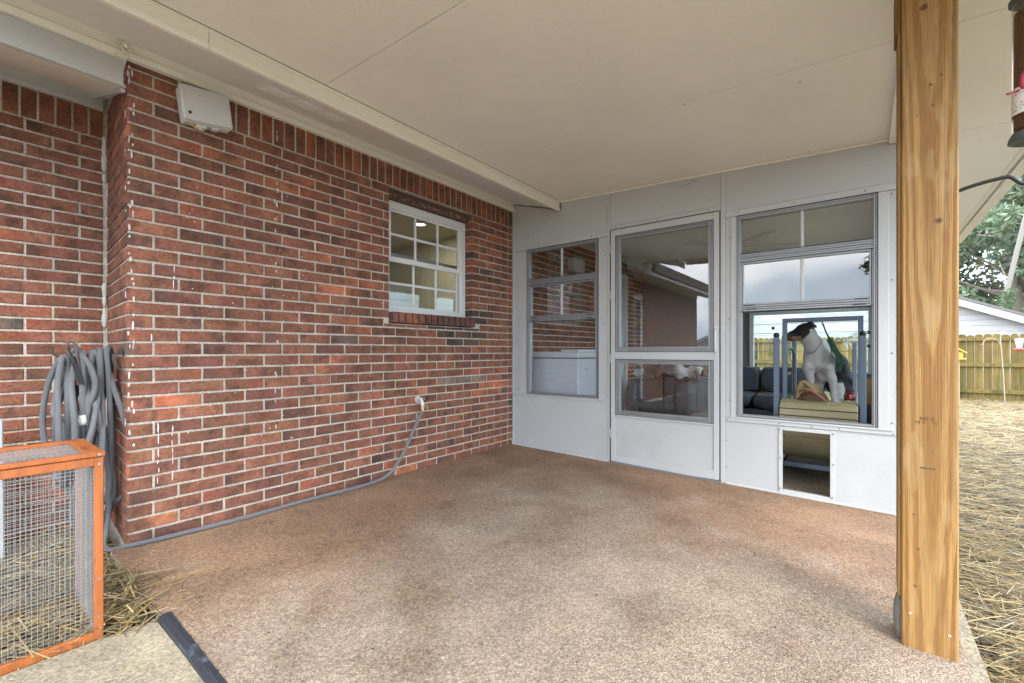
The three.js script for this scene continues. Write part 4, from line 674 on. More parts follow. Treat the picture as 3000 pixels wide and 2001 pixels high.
function strew(name, label, n, place, seed, parent) {
  const r = rng(seed), q = new THREE.Quaternion(), e = new THREE.Euler(), m = new THREE.Matrix4(), col = new THREE.Color();
  const im = STALKS.map((g, k) => { const i = new THREE.InstancedMesh(g, M.straw, Math.ceil(n / 3)); i.name = k ? 'stalks' : name; return i; });
  const root = new THREE.Group(); root.name = numbered(name); root.userData = { kind: 'stuff', label, category: 'straw' };
  im.forEach((i, k) => { i.name = 'stalks'; i.userData.kind = 'stuff'; put(i, root); });
  const cnt = [0, 0, 0];
  for (let i = 0; i < n; i++) {
    const s = place(r); if (!s) continue; const k = i % 3; if (cnt[k] >= im[k].count) continue;
    e.set((s.roll ?? 0) + (r() - 0.5) * 0.8, s.yaw ?? r() * Math.PI * 2, s.pitch ?? (r() - 0.5) * 0.3, 'YXZ'); q.setFromEuler(e);
    m.compose(new THREE.Vector3(s.x, s.y, s.z), q, new THREE.Vector3(s.len, s.len * 0.6, s.w)); im[k].setMatrixAt(cnt[k], m);
    const t = STRAW_TONES[Math.floor(r() * STRAW_TONES.length)], l = 0.55 + 0.34 * r(); im[k].setColorAt(cnt[k], col.setRGB(t[0] * l, t[1] * l, t[2] * l)); cnt[k]++;
  }
  im.forEach((i, k) => { i.count = cnt[k]; }); scene.add(root); return root;
}
strew('straw_bedding', 'loose straw lying under and around the rabbit cage', 8500, (r) => {
  const x = -0.70 + 1.50 * r(), z = 3.10 + 1.3 * r() * (0.4 + 0.6 * r()), near = x > 0.0 && x < 0.76;
  if (x > 0.70 + 0.05 * r() && z > 3.25) return null; if (x > 0.78) return null; if (x < 0.05 && r() < 0.35) return null;
  const pile = 0.06 * r() * r() + (x > 0.3 ? 0.05 * r() : 0); return { x, y: -0.05 + pile, z: Math.max(z, x > 0 ? 3.10 + 0.03 * r() : 3.09), len: 0.05 + 0.15 * r(), w: 0.0032 + 0.003 * r(), pitch: (r() - 0.5) * 0.5 };
}, 401);
strew('straw_litter', 'few straw stalks scattered over the patio carpet', 150, (r) => {
  const near = r() < 0.25, x = near ? 0.35 + 0.45 * r() : 0.1 + 2.85 * r(), z = near ? 2.98 + 0.14 * r() : 0.1 + 2.95 * r(); return { x, y: floorY(x) + 0.004, z, len: near ? 0.05 + 0.12 * r() : 0.015 + 0.05 * r() * r(), w: 0.003, pitch: 0.02 * (r() - 0.5), roll: 0 };
}, 402);
strew('long_straw', 'long straw stalks lying on the carpet beside the cage', 9, (r) => { const k = r(); return { x: 0.42 + 0.25 * r(), y: floorY(0.5) + 0.014 + 0.01 * r(), z: 3.0 + 0.09 * r(), len: 0.2 + 0.16 * r(), w: 0.004, yaw: 0.9 + 0.5 * r(), pitch: 0.05 + 0.08 * r() }; }, 403);
strew('straw_mulch', 'thick layer of yellow straw spread over the yard', 90000, (r) => {
  const d = r(), z = 3.8 - 15.6 * d * d, spread = 1.6 + 4.5 * r() * (0.35 + 0.65 * d), x = 3.14 + spread * r() * (0.6 + 1.0 * d), far = 1 + 0.9 * sstep(0, 8, -z);
  return { x, y: groundY(x, z) + 0.005 + 0.055 * r() * (x < 3.2 ? 1 : 1), z, len: (0.05 + 0.21 * r() * r() + 0.04 * r()) * far, w: (0.0022 + 0.0028 * r()) * far, yaw: (r() < 0.5 ? 0.2 + 1.5 * (r() - 0.5) : r() * 6.3), pitch: (r() - 0.5) * 0.5 };
}, 404);

{ // grit and leaf crumbs trodden into the carpet
  const r = rng(405), n = 160, im = new THREE.InstancedMesh(new THREE.IcosahedronGeometry(1, 0), std({ color: 0xffffff, roughness: 0.9 }), n), m = new THREE.Matrix4(), col = new THREE.Color();
  for (let i = 0; i < n; i++) { const x = 0.08 + 2.9 * r(), z = 0.1 + 2.95 * Math.sqrt(r()), s = 0.0015 + 0.004 * r() * r(); m.compose(new THREE.Vector3(x, floorY(x) + s * 0.3, z), new THREE.Quaternion().setFromEuler(new THREE.Euler(0, r() * 6, 0)), new THREE.Vector3(s * (1 + r()), s * 0.5, s)); im.setMatrixAt(i, m); const t = r() < 0.45 ? [0.45, 0.41, 0.34] : [0.06, 0.045, 0.03]; im.setColorAt(i, col.setRGB(...t)); }
  im.name = 'floor_crumbs'; im.userData = { kind: 'stuff', label: 'small pale and dark crumbs scattered over the carpet', category: 'crumbs' }; put(im);
}

// ---------------------------------------------------------------- yard: feeders, fence, neighbour, trees
{
  const f = thing('tube_feeder', 'seed tube bird feeder with a red perch hanging outside the post', 'bird feeder');
  const X = 3.247, Z = 1.464, r = 0.045;
  M.seed = std({ map: picture(256, 256, (u, v) => { const n = vn(u * 60, v * 60, 60, 60, 320), k = fbm(u, v, 12, 3, 323); return mix3([0.30, 0.20, 0.15], [0.58, 0.45, 0.34], sstep(0.3, 0.9, n * 0.7 + k * 0.3)); }, [0.12, 0.12]), roughness: 0.8, bumpMap: T.gritty, bumpScale: 0.003 });
  mesh('seed', lathe([[0, 1.645], [r - 0.004, 1.645], [r - 0.004, 2.02], [0, 2.02]], 24, X, 0, Z), M.seed, f);
  mesh('tube', lathe([[r, 1.63], [r, 2.06]], 28, X, 0, Z), phys({ transmission: 1, thickness: 0, roughness: 0.08, ior: 1.45, color: lin(0.86, 0.82, 0.74) }), f);
  const cv = document.createElement('canvas'); cv.width = 512; cv.height = 128; const k = cv.getContext('2d'); k.fillStyle = '#e8e8ea'; k.fillRect(0, 0, 512, 128); k.fillStyle = '#5a5a60'; const rr = rng(8); for (let y = 16; y < 120; y += 15) for (let x = 8; x < 500; x += 6 + 8 * rr()) if (rr() < 0.5) k.fillRect(x, y, 3 + 6 * rr(), 2 + 5 * rr());
  const lt = new THREE.CanvasTexture(cv); lt.colorSpace = THREE.SRGBColorSpace; mesh('label', lathe([[r + 0.0008, 1.69], [r + 0.0008, 1.775]], 28, X, 0, Z), std({ map: lt, roughness: 0.6 }), f);
  mesh('base_dish', lathe([[0, 1.632], [r - 0.006, 1.63], [r + 0.001, 1.634], [r + 0.008, 1.618], [r + 0.010, 1.607], [r + 0.002, 1.603], [0.02, 1.615], [0, 1.615]], 28, X, 0, Z), std({ color: lin(0.06, 0.085, 0.095), roughness: 0.5 }), f);
  mesh('cap', lathe([[0, 2.09], [0.03, 2.085], [r + 0.008, 2.065], [r + 0.008, 2.055], [0, 2.055]], 28, X, 0, Z), std({ color: lin(0.06, 0.085, 0.095), roughness: 0.5 }), f);
  M.red = std({ color: lin(0.36, 0.02, 0.055), roughness: 0.45 });
  const c = Math.cos(38.1 * Math.PI / 180), s = Math.sin(38.1 * Math.PI / 180), at = (d, y, q = 0) => [X - c * d + s * q, y, Z + s * d + c * q];
  mesh('perch', bar(at(r - 0.004, 1.763), at(r + 0.036, 1.752), 0.0035, 10), M.red, f);
  mesh('feeding_port', tube([at(r + 0.001, 1.765, 0.014), at(r + 0.003, 1.79, 0.012), at(r + 0.003, 1.808, 0.018), at(r - 0.002, 1.812, 0.026), at(r - 0.006, 1.80, 0.026), at(r - 0.004, 1.78, 0.018)], 0.006, 40, 8, true), M.red, f);
  mesh('hanging_wire', bar([X, 2.085, Z], [X, ceilY(X) - 0.032, Z], 0.0015, 6), M.steel, f); base(f, X, 1.6, Z); f.position.y += 0.03;
}
const FENCE_Z = -12.0;
T.fence = picture(256, 1024, (u, v) => { const g = fbm(u, v, 50, 3, 340, 6), s = fbm(u, v, 3, 4, 344, 6), m = sstep(0.5, 0.75, fbm(u, v, 4, 4, 348, 5)); const l = 0.9 + 0.35 * (g - 0.5) + 0.3 * (s - 0.5); return mix3([0.80 * l, 0.72 * l, 0.50 * l], [0.60 * l, 0.64 * l, 0.36 * l], m * 0.7); }, [0.6, 2.4]);
{
  const f = thing('wooden_fence', 'weathered greenish wooden picket fence across the back yard', 'fence');
  const r = rng(71), y0 = groundY(0, FENCE_Z) + 0.0, w = 0.140, mats = [0, 1, 2, 3].map((k) => std({ map: T.fence, color: lin(0.215 + 0.05 * k, 0.195 + 0.04 * k, 0.10 + 0.03 * k), roughness: 0.9, bumpMap: T.gritty, bumpScale: 0.003 }));
  for (let i = 0, x = -1.5; x < 9.5; i++, x += 0.147) { const t = 1.36 + 0.03 * (r() - 0.5), g = prism([[0, 0], [w, 0], [w, t - y0 - 0.035], [w - 0.035, t - y0], [0.035, t - y0], [0, t - y0 - 0.035]], -0.009, 0.009, 'z', 0.002); const uv = g.attributes.uv, o = r(); for (let k = 0; k < uv.count; k++) uv.setXY(k, uv.getX(k) + o, uv.getY(k) + o * 3); const m = mesh('picket', g, mats[Math.floor(r() * 4)], f); m.position.set(x, y0, FENCE_Z); m.rotation.z = (r() - 0.5) * 0.008; }
  for (const y of [-0.02, 0.62, 1.245]) for (let x = -1.5; x < 9.4; x += 2.45) mesh('rail', cbox(x + 0.002, x + 2.448, y - 0.04, y + 0.045, FENCE_Z + 0.0105, FENCE_Z + 0.05, 0.004), mats[2], f);
  for (let x = -1.5; x < 9.6; x += 2.45) mesh('fence_post', cbox(x - 0.045, x + 0.045, y0 - 0.1, 1.34, FENCE_Z - 0.11, FENCE_Z - 0.0105, 0.006), mats[0], f);
  base(f, 4, y0, FENCE_Z);
}
{
  const Z = -10.6, p = thing('shepherd_hook', 'thin white double shepherd hook standing in the yard', 'pole'); M.paleMetal = std({ color: lin(0.30, 0.28, 0.24), roughness: 0.5 });
  mesh('pole', tube([[5.24, groundY(5, Z) - 0.1, Z], [5.21, 0.4, Z], [5.17, 1.1, Z], [5.16, 1.26, Z]], 0.009, 30, 8), M.paleMetal, p);
  mesh('hook', tube([[5.165, 1.20, Z], [5.19, 1.36, Z], [5.29, 1.42, Z], [5.39, 1.38, Z], [5.42, 1.30, Z], [5.45, 1.28, Z]], 0.007, 40, 8), M.paleMetal, p);
  mesh('hook', tube([[5.16, 1.10, Z], [5.12, 1.20, Z], [5.02, 1.24, Z], [4.93, 1.20, Z], [4.90, 1.12, Z], [4.87, 1.10, Z]], 0.007, 40, 8), M.paleMetal, p); base(p, 5.24, groundY(5, Z), Z);
  const h = thing('nectar_feeder', 'clear hummingbird feeder with a red base on the shepherd hook', 'bird feeder');
  mesh('bottle', lathe([[0, 0.04], [0.04, 0.04], [0.07, 0.22], [0.065, 0.24], [0, 0.245]], 20, 5.44, 0.985, Z), phys({ color: lin(0.75, 0.82, 0.86), roughness: 0.2, transmission: 0.5, thickness: 0 }), h);
  mesh('base', lathe([[0, -0.02], [0.06, -0.02], [0.085, 0.0], [0.085, 0.025], [0.05, 0.042], [0, 0.042]], 20, 5.44, 0.985, Z), std({ color: lin(0.5, 0.06, 0.06), roughness: 0.4 }), h);
  mesh('hanger', bar([5.44, 1.228, Z], [5.44, 1.285, Z], 0.004, 6), M.paleMetal, h); base(h, 5.44, 0.965, Z);
  const y = thing('house_feeder', 'small yellow house-shaped bird feeder beside the post', 'bird feeder'); M.yellow = std({ color: lin(0.75, 0.46, 0.05), roughness: 0.5 });
  const X = 4.52; mesh('roof', prism([[-0.13, 0], [0, 0.10], [0.13, 0], [0.10, -0.0], [0, 0.07], [-0.10, 0.0]], -0.11, 0.11), M.yellow, y).position.set(X, 0.92, Z);
  mesh('body', cbox(X - 0.06, X + 0.06, 0.80, 0.93, Z - 0.07, Z + 0.07, 0.004), std({ color: lin(0.6, 0.36, 0.06), roughness: 0.6 }), y); mesh('tray', cbox(X - 0.11, X + 0.11, 0.775, 0.80, Z - 0.1, Z + 0.1, 0.004), M.yellow, y);
  mesh('pole', bar([X, groundY(X, Z) - 0.05, Z], [X, 0.775, Z], 0.014, 8), M.paleMetal, y); base(y, X, groundY(X, Z), Z);
}
M.siding = std({ color: lin(0.38, 0.375, 0.38), roughness: 0.75 }); M.shingle = std({ color: lin(0.16, 0.15, 0.14), roughness: 0.95, bumpMap: T.gritty, bumpScale: 0.006 });
function sidedHouse(label, px, pz, turn) {
  const h = thing('neighbour_house', label, 'house'), ridge = 4.75, slope = 0.445, half = 7.6, y0 = -0.3, len = 9;
  const lapH = 0.19, eave = ridge - slope * half;
  for (let y = y0; y < ridge - 0.1; y += lapH) { const hw = (yy) => Math.min(half - 0.35, (ridge - yy) / slope - 0.06); const a = hw(y), b = Math.max(0.02, hw(y + lapH - 0.008)); mesh('siding_board', prism([[-a, y], [a, y], [b, y + lapH - 0.008], [-b, y + lapH - 0.008]], -0.02, 0.012, 'z', 0.002), M.siding, h).rotation.x = 0.0; }
  mesh('core', prism([[-half + 0.4, y0], [half - 0.4, y0], [half - 0.4, eave], [0, ridge - 0.12], [-half + 0.4, eave]], -len, -0.021), M.siding, h);
  for (const s of [-1, 1]) { mesh('rake_board', prism([[0, ridge + 0.16], [s * (half + 0.3), ridge + 0.16 - slope * (half + 0.3)], [s * (half + 0.3), ridge - 0.07 - slope * (half + 0.3)], [0, ridge - 0.07]].slice(), 0.25, 0.29), M.trimWhite, h); mesh('rake_soffit', prism([[0, ridge - 0.0], [s * (half + 0.3), ridge - 0.0 - slope * (half + 0.3)], [s * (half + 0.3), ridge - 0.05 - slope * (half + 0.3)], [0, ridge - 0.05]], 0.0125, 0.249), M.trimWhite, h);
    mesh('roof', prism([[0, ridge + 0.24], [s * (half + 0.45), ridge + 0.24 - slope * (half + 0.45)], [s * (half + 0.45), ridge + 0.165 - slope * (half + 0.45)], [0, ridge + 0.165]], -len, 0.33), M.shingle, h); }
  h.position.set(px, 0, pz); h.rotation.y = turn; return h;
}
sidedHouse('pale grey lap-sided house with a white gable edge behind the fence', 0.28, -17.3, 0);
sidedHouse('grey lap-sided house behind the viewer, mirrored in the sunroom glass', -6.5, 52, Math.PI);
// trees
const LEAF = []; { const r = rng(90); }
function tree(name, label, x, z, hgt, rad, crownY, n, seed, tint, leaf, group, ivy) {
  const t = thing(name, label, 'tree', group), r = rng(seed), y0 = groundY(x, z) - 0.1, limbs = [];
  const tr = [[x, y0, z], [x + 0.1 * (r() - 0.5), y0 + hgt * 0.3, z], [x + 0.5 * (r() - 0.5), y0 + hgt * 0.6, z + 0.3 * (r() - 0.5)], [x + 0.8 * (r() - 0.5), y0 + hgt * 0.92, z]];
  const trunk = [bar(tr[0], tr[1], hgt * 0.028, 9, hgt * 0.022), bar(tr[1], tr[2], hgt * 0.022, 9, hgt * 0.014), bar(tr[2], tr[3], hgt * 0.014, 8, hgt * 0.004)], tips = [];
  for (let i = 0; i < 16; i++) { const a = r() * 6.28, k = 0.3 + 0.55 * r(), b0 = [mix(tr[1][0], tr[3][0], (k - 0.3) / 0.6), y0 + hgt * k, z], l = rad * (0.55 + 0.45 * r()), b1 = [b0[0] + Math.cos(a) * l, b0[1] + l * (0.25 + 0.4 * r()), z + Math.sin(a) * l]; trunk.push(bar(b0, b1, hgt * 0.009, 6, hgt * 0.002)); tips.push(b1); }
  mesh('trunk', trunk, std({ color: lin(0.20, 0.165, 0.13), roughness: 0.95 }), t);
  const pos = [], col = [], clumps = []; for (let i = 0; i < 46; i++) { const a = r() * 6.28, u = 2 * r() - 1, q = Math.cbrt(0.15 + 0.85 * r()); clumps.push([x + Math.cos(a) * Math.sqrt(1 - u * u) * rad * q, y0 + crownY + u * (hgt - crownY) * 0.62 * q + (hgt - crownY) * 0.35, z + Math.sin(a) * Math.sqrt(1 - u * u) * rad * q, rad * (0.16 + 0.2 * r()), 0.7 + 0.6 * r()]); }
  for (let i = 0; i < n; i++) {
    const c = clumps[Math.floor(r() * clumps.length)], a = r() * 6.28, u = 2 * r() - 1, q = c[3] * Math.cbrt(r()) * 1.25, px = c[0] + Math.cos(a) * Math.sqrt(1 - u * u) * q, py = c[1] + u * q * 0.75, pz = c[2] + Math.sin(a) * Math.sqrt(1 - u * u) * q;
    const s = leaf * (0.6 + 0.8 * r()), A = new THREE.Vector3(r() - 0.5, r() - 0.5, r() - 0.5).normalize(), B = new THREE.Vector3(r() - 0.5, r() - 0.5, r() - 0.5).cross(A).normalize().multiplyScalar(s * 0.45); A.multiplyScalar(s);
    const g = c[4] * (0.7 + 0.6 * r()), C = [tint[0] * g * (0.9 + 0.3 * r()), tint[1] * g, tint[2] * g];
    pos.push(px - A.x, py - A.y, pz - A.z, px + B.x, py + B.y, pz + B.z, px + A.x, py + A.y, pz + A.z, px - A.x, py - A.y, pz - A.z, px + A.x, py + A.y, pz + A.z, px - B.x, py - B.y, pz - B.z); for (let k = 0; k < 6; k++) col.push(...C);
  }
  mesh('crown', rawGeo(pos, null, col), M.leaf, t); return base(t, x, y0, z);
}
M.leaf = phys({ vertexColors: true, roughness: 0.9, transmission: 0.35, thickness: 0, ior: 1.3 });
tree('leafy_tree', 'broad green tree just above the neighbour roof', 8.2, -26, 10.5, 3.6, 2.2, 15000, 1, [0.19, 0.26, 0.16], 0.14, 'trees behind the fence');
tree('leafy_tree', 'taller dark green tree at the right behind the neighbour roof', 11.5, -24, 12.5, 3.8, 2.5, 15000, 2, [0.17, 0.245, 0.155], 0.13, 'trees behind the fence');
tree('leafy_tree', 'dull olive tree farthest back behind the neighbour roof', 9.8, -33, 14, 4.6, 3.5, 13000, 3, [0.24, 0.25, 0.17], 0.18, 'trees behind the fence');
tree('leafy_tree', 'green tree seen through the far sunroom windows', 3.2, -31, 12, 4.4, 2.5, 12000, 4, [0.13, 0.2, 0.12], 0.22, 'trees behind the fence');
tree('leafy_tree', 'tree behind the viewer, mirrored in the sunroom glass', 6.2, 24, 13, 4.2, 6.0, 9000, 6, [0.05, 0.075, 0.04], 0.22);
{
  const t = thing('leaning_trunk', 'pale bare leaning tree trunk wrapped in ivy at its foot', 'tree'), Z = -20.5;
  mesh('trunk', [tube([[6.55, -0.3, Z], [6.75, 2.0, Z], [7.0, 3.4, Z], [7.35, 5.4, Z], [7.7, 7.2, Z]], 0.075, 60, 9), bar([7.0, 3.4, Z], [6.75, 4.3, Z], 0.025, 6, 0.008), bar([7.3, 5.1, Z], [7.9, 6.0, Z], 0.03, 6, 0.008)], std({ color: lin(0.22, 0.205, 0.18), roughness: 0.9 }), t);
  const r = rng(55), pos = [], col = []; for (let i = 0; i < 1500; i++) { const k = r(), y = -0.2 + 3.4 * k, x = 6.55 + 0.14 * y + (r() - 0.5) * 0.62 * (1 - 0.45 * k), z = Z + (r() - 0.5) * 0.6, s = 0.07 + 0.05 * r(), a = [r() - 0.5, r() - 0.5, r() - 0.5].map((v) => v * 2 * s), b = [r() - 0.5, r() - 0.5, r() - 0.5].map((v) => v * 2 * s), g = 0.7 + 0.6 * r(); pos.push(x, y, z, x + a[0], y + a[1], z + a[2], x + b[0], y + b[1], z + b[2]); for (let q = 0; q < 3; q++) col.push(0.09 * g, 0.16 * g, 0.07 * g); }
  mesh('ivy', rawGeo(pos, null, col), M.leaf, t); base(t, 6.55, -0.3, Z);
}

// ---------------------------------------------------------------- inside the sunroom
{
  const f = thing('chest_freezer', 'white chest freezer behind the left sunroom window', 'freezer'), fm = std({ color: lin(0.52, 0.57, 0.63), roughness: 0.3 });
  mesh('cabinet', cbox(0.03, 0.592, 0.03, 0.885, -1.38, -0.30, 0.012), fm, f); mesh('lid', cbox(0.025, 0.60, 0.892, 0.955, -1.385, -0.292, 0.012), fm, f);
  mesh('seal', cbox(0.035, 0.588, 0.885, 0.892, -1.375, -0.305, 0.001), M.black, f); mesh('badge', cbox(0.5925, 0.595, 0.78, 0.79, -0.50, -0.44, 0.0005), M.alu, f);
  base(f, 0.3, 0, -0.84);
  const p = tag(mesh('notepad', cbox(0.30, 0.52, 0.956, 0.978, -0.80, -0.45, 0.003), std({ color: lin(0.62, 0.65, 0.70), roughness: 0.6 })), 'flat white box lying on the chest freezer', 'box');
  const b = thing('wall_box', 'pale box with ribs fixed to the brick inside the sunroom', 'wall box'); mesh('body', cbox(0.003, 0.11, 1.93, 2.09, -1.32, -1.06, 0.012), M.inner, b); for (let i = 0; i < 4; i++) mesh('rib', cbox(0.1105, 0.116, 1.94, 2.08, -1.29 + i * 0.06, -1.27 + i * 0.06, 0.001), M.inner, b); base(b, 0, 1.93, -1.19);
  const d = thing('inner_door', 'glazed white door in the brick wall inside the sunroom', 'door');
  mesh('door_frame', [cbox(0.002, 0.05, 0.0, 2.1, -1.86, -1.78), cbox(0.002, 0.05, 0.0, 2.1, -2.74, -2.66), cbox(0.002, 0.0495, 2.02, 2.1, -2.66, -1.86)], M.trimWhite, d); mesh('door_leaf', cbox(0.002, 0.03, 0.02, 2.02, -2.66, -1.86), M.trimWhite, d);
  for (let i = 0; i < 7; i++) mesh('pane', cbox(0.0305, 0.034, 0.95 + i * 0.145, 1.085 + i * 0.145, -2.58, -1.94, 0.001), std({ color: lin(0.45, 0.52, 0.48), roughness: 0.15 }), d); base(d, 0, 0, -2.26);
}
M.navy = std({ color: lin(0.055, 0.06, 0.075), roughness: 0.95, bumpMap: T.gritty, bumpScale: 0.003 });
const cushion = (x0, x1, y0, y1, z0, z1, soft = 0.05) => { const g = new THREE.BoxGeometry(x1 - x0, y1 - y0, z1 - z0, 8, 6, 8), p = g.attributes.position, hx = (x1 - x0) / 2, hy = (y1 - y0) / 2, hz = (z1 - z0) / 2; for (let i = 0; i < p.count; i++) { const a = p.getX(i) / hx, b = p.getY(i) / hy, c = p.getZ(i) / hz, k = 1 - 0.10 * ((a * a * b * b + b * b * c * c + a * a * c * c) / 1.5); p.setXYZ(i, p.getX(i) * k, p.getY(i) * k + 0.008 * (vn(a * 3 + 9, c * 3 + 9, 99, 99, 5) - 0.5), p.getZ(i) * k); } g.computeVertexNormals(); g.translate((x0 + x1) / 2, (y0 + y1) / 2, (z0 + z1) / 2); return boxUV(clean(g)); };
{
  const s = thing('sofa', 'dark charcoal sofa below the far sunroom windows', 'sofa');
  mesh('base', cbox(0.95, 2.55, 0.0, 0.26, -3.30, -2.45, 0.03), M.navy, s);
  for (const [a, b] of [[1.13, 1.745], [1.755, 2.37]]) { mesh('seat_cushion', cushion(a, b, 0.26, 0.44, -3.05, -2.42), M.navy, s); mesh('back_cushion', cushion(a, b, 0.42, 0.76, -3.28, -3.02), M.navy, s); }
  for (const [a, b] of [[0.95, 1.12], [2.38, 2.55]]) mesh('arm', cushion(a, b, 0.2, 0.62, -3.30, -2.45), M.navy, s); base(s, 1.75, 0, -2.88);
  const c = thing('armchair', 'dark navy recliner heaped with a crumpled cloth behind the storm door', 'armchair');
  mesh('base', cbox(0.72, 1.42, 0.0, 0.30, -2.0, -1.15, 0.04), M.navy, c); mesh('seat_cushion', cushion(0.86, 1.28, 0.29, 0.46, -1.8, -1.12), M.navy, c); mesh('backrest', cushion(0.80, 1.34, 0.30, 0.92, -2.06, -1.76), M.navy, c);
  for (const [a, b] of [[0.70, 0.87], [1.27, 1.44]]) mesh('arm', cushion(a, b, 0.2, 0.64, -2.0, -1.12), M.navy, c); base(c, 1.07, 0, -1.6);
  const r = rng(17), g = new THREE.PlaneGeometry(0.66, 0.62, 30, 28); g.rotateX(-Math.PI / 2); const p = g.attributes.position; for (let i = 0; i < p.count; i++) { const x = p.getX(i), z = p.getZ(i); p.setY(i, 0.66 + 0.12 * (1 - Math.abs(x) * 2.2) + 0.16 * (fbm(x + 0.5, z + 0.5, 5, 3, 19) - 0.5) * 1.6 + 0.05 * Math.abs(Math.sin(9 * x + 7 * z))); } g.computeVertexNormals(); g.translate(1.12, 0, -1.42);
  const cl = paint(boxUV(clean(g)), (x, y, z) => { const k = sstep(0.45, 0.6, fbm(x, z + 2, 6, 3, 23)); return mix3([0.06, 0.06, 0.075], [0.42, 0.42, 0.42], k); }); tag(mesh('crumpled_cloth', cl, std({ vertexColors: true, roughness: 0.95, side: THREE.DoubleSide })), 'crumpled grey and white cloth heaped on the recliner', 'cloth');
  const fan = thing('ceiling_fan', 'white ceiling fan under the sunroom roof', 'fan'); const fx = 1.75, fz = -1.55, fy = 2.06;
  mesh('rod', bar([fx, fy, fz], [fx, ceilY(fx), fz], 0.012, 10), M.inner, fan); mesh('motor', lathe([[0, -0.06], [0.07, -0.055], [0.10, -0.01], [0.10, 0.03], [0.05, 0.06], [0, 0.06]], 20, fx, fy, fz), M.inner, fan); mesh('lamp_shade', lathe([[0, -0.16], [0.06, -0.15], [0.09, -0.10], [0.06, -0.06]], 20, fx, fy, fz), M.vinyl, fan);
  for (let i = 0; i < 5; i++) { const b = mesh('blade', cbox(0.10, 0.60, -0.003, 0.003, -0.065, 0.065, 0.002), M.inner, fan); b.rotation.set(0.18, i * 1.2566 + 0.4, 0, 'YXZ'); b.position.set(fx, fy, fz); } base(fan, fx, fy, fz);
}
// slatted running machine for the dog
M.frameBlue = std({ color: lin(0.14, 0.18, 0.25), metalness: 0.35, roughness: 0.45, map: T.paint }); M.slat = std({ color: lin(0.40, 0.34, 0.20), roughness: 0.55, map: T.paint });
{
  const m = thing('dog_treadmill', 'blue-grey steel dog treadmill with a belt of beige slats', 'treadmill');
  const xa = 2.305, xb = 2.792, path = new THREE.CatmullRomCurve3([[-0.43, 0.44], [-0.46, 0.535], [-0.55, 0.575], [-0.75, 0.555], [-1.05, 0.53], [-1.35, 0.55], [-1.56, 0.57], [-1.66, 0.52], [-1.68, 0.43], [-1.58, 0.25], [-1.35, 0.13], [-1.05, 0.085], [-0.75, 0.10], [-0.53, 0.19], [-0.44, 0.32]].map(([z, y]) => new THREE.Vector3(0, y, z)), true, 'centripetal');
  const n = 58, sl = cbox(-(xb - xa) / 2, (xb - xa) / 2, -0.006, 0.008, -0.0235, 0.0235, 0.003);
  for (let i = 0; i < n; i++) { const p = path.getPointAt(i / n), t = path.getTangentAt(i / n), s = mesh('slat', sl, M.slat, m); s.position.set((xa + xb) / 2, p.y, p.z); s.rotation.x = Math.atan2(-t.y, t.z) + Math.PI; }
  for (const x of [xa + 0.03, xb - 0.03]) mesh('belt', tube(path.getPoints(60).map((p) => [x, p.y, p.z]), 0.006, 120, 6, true), M.black, m);
  for (const [z, y] of [[-0.56, 0.45], [-1.56, 0.45]]) { mesh('roller', bar([xa - 0.01, y, z], [xb + 0.01, y, z], 0.10, 20), M.black, m); }
  const T4 = (name, ...a) => mesh(name, cbox(...a, 0.003), M.frameBlue, m);
  for (const z of [-0.50, -1.66]) { T4('leg', xa - 0.047, xa - 0.009, 0.06, 1.075, z - 0.019, z + 0.019); T4('leg', xb + 0.009, xb + 0.047, 0.06, 1.075, z - 0.019, z + 0.019); }
  for (const x of [xa - 0.047, xb + 0.009]) { T4('side_rail', x + 0.001, x + 0.037, 0.40, 0.44, -1.64, -0.52); T4('foot_bar', x + 0.001, x + 0.037, 0.02, 0.058, -1.72, -0.44); }
  T4('cross_bar', xa - 0.008, xb + 0.008, 0.062, 0.10, -0.518, -0.482); T4('cross_bar', xa - 0.008, xb + 0.008, 0.062, 0.10, -1.678, -1.642);
  const zi = -0.60; T4('hoop_post', xa + 0.002, xa + 0.034, 0.46, 1.225, zi - 0.016, zi + 0.016); T4('hoop_post', xb - 0.002, xb + 0.032, 0.46, 1.225, zi - 0.016, zi + 0.016); T4('hoop_top', xa + 0.0345, xb - 0.0025, 1.19, 1.2245, zi - 0.0155, zi + 0.0155); T4('guard_post', xb - 0.036, xb - 0.008, 0.46, 1.03, -0.70, -0.67);
  for (const [x, y, s] of [[xa - 0.055, 1.15, -1], [xb + 0.052, 1.10, 1], [xb + 0.052, 1.0, 1]]) mesh('knob', bar([x, y, zi], [x + 0.02 * s, y, zi], 0.012, 10), M.black, m);
  for (const x of [xa - 0.028, xb + 0.028]) { const g = new THREE.SphereGeometry(0.022, 14, 10); g.translate(x, 1.088, -0.50); mesh('post_cap', g, M.black, m); }
  mesh('guard_loop', tube([[xa + 0.02, 0.98, -0.62], [xa + 0.05, 0.985, -0.72], [xa + 0.06, 0.93, -0.82], [xa + 0.06, 0.75, -0.84], [xa + 0.06, 0.56, -0.84]], 0.012, 40, 8), M.aluDark, m);
  mesh('guard_strap', cbox(xa + 0.03, xa + 0.036, 0.765, 0.79, -0.84, -0.62, 0.001), M.slat, m);
  for (const x of [xa - 0.028, xb + 0.028]) for (const z of [-0.46, -1.70]) { const g = new THREE.CylinderGeometry(0.024, 0.024, 0.018, 16); g.rotateZ(Math.PI / 2); g.translate(x, -0.006, z); mesh('caster', g, M.black, m); }
  base(m, (xa + xb) / 2, -0.03, -1.05);
}
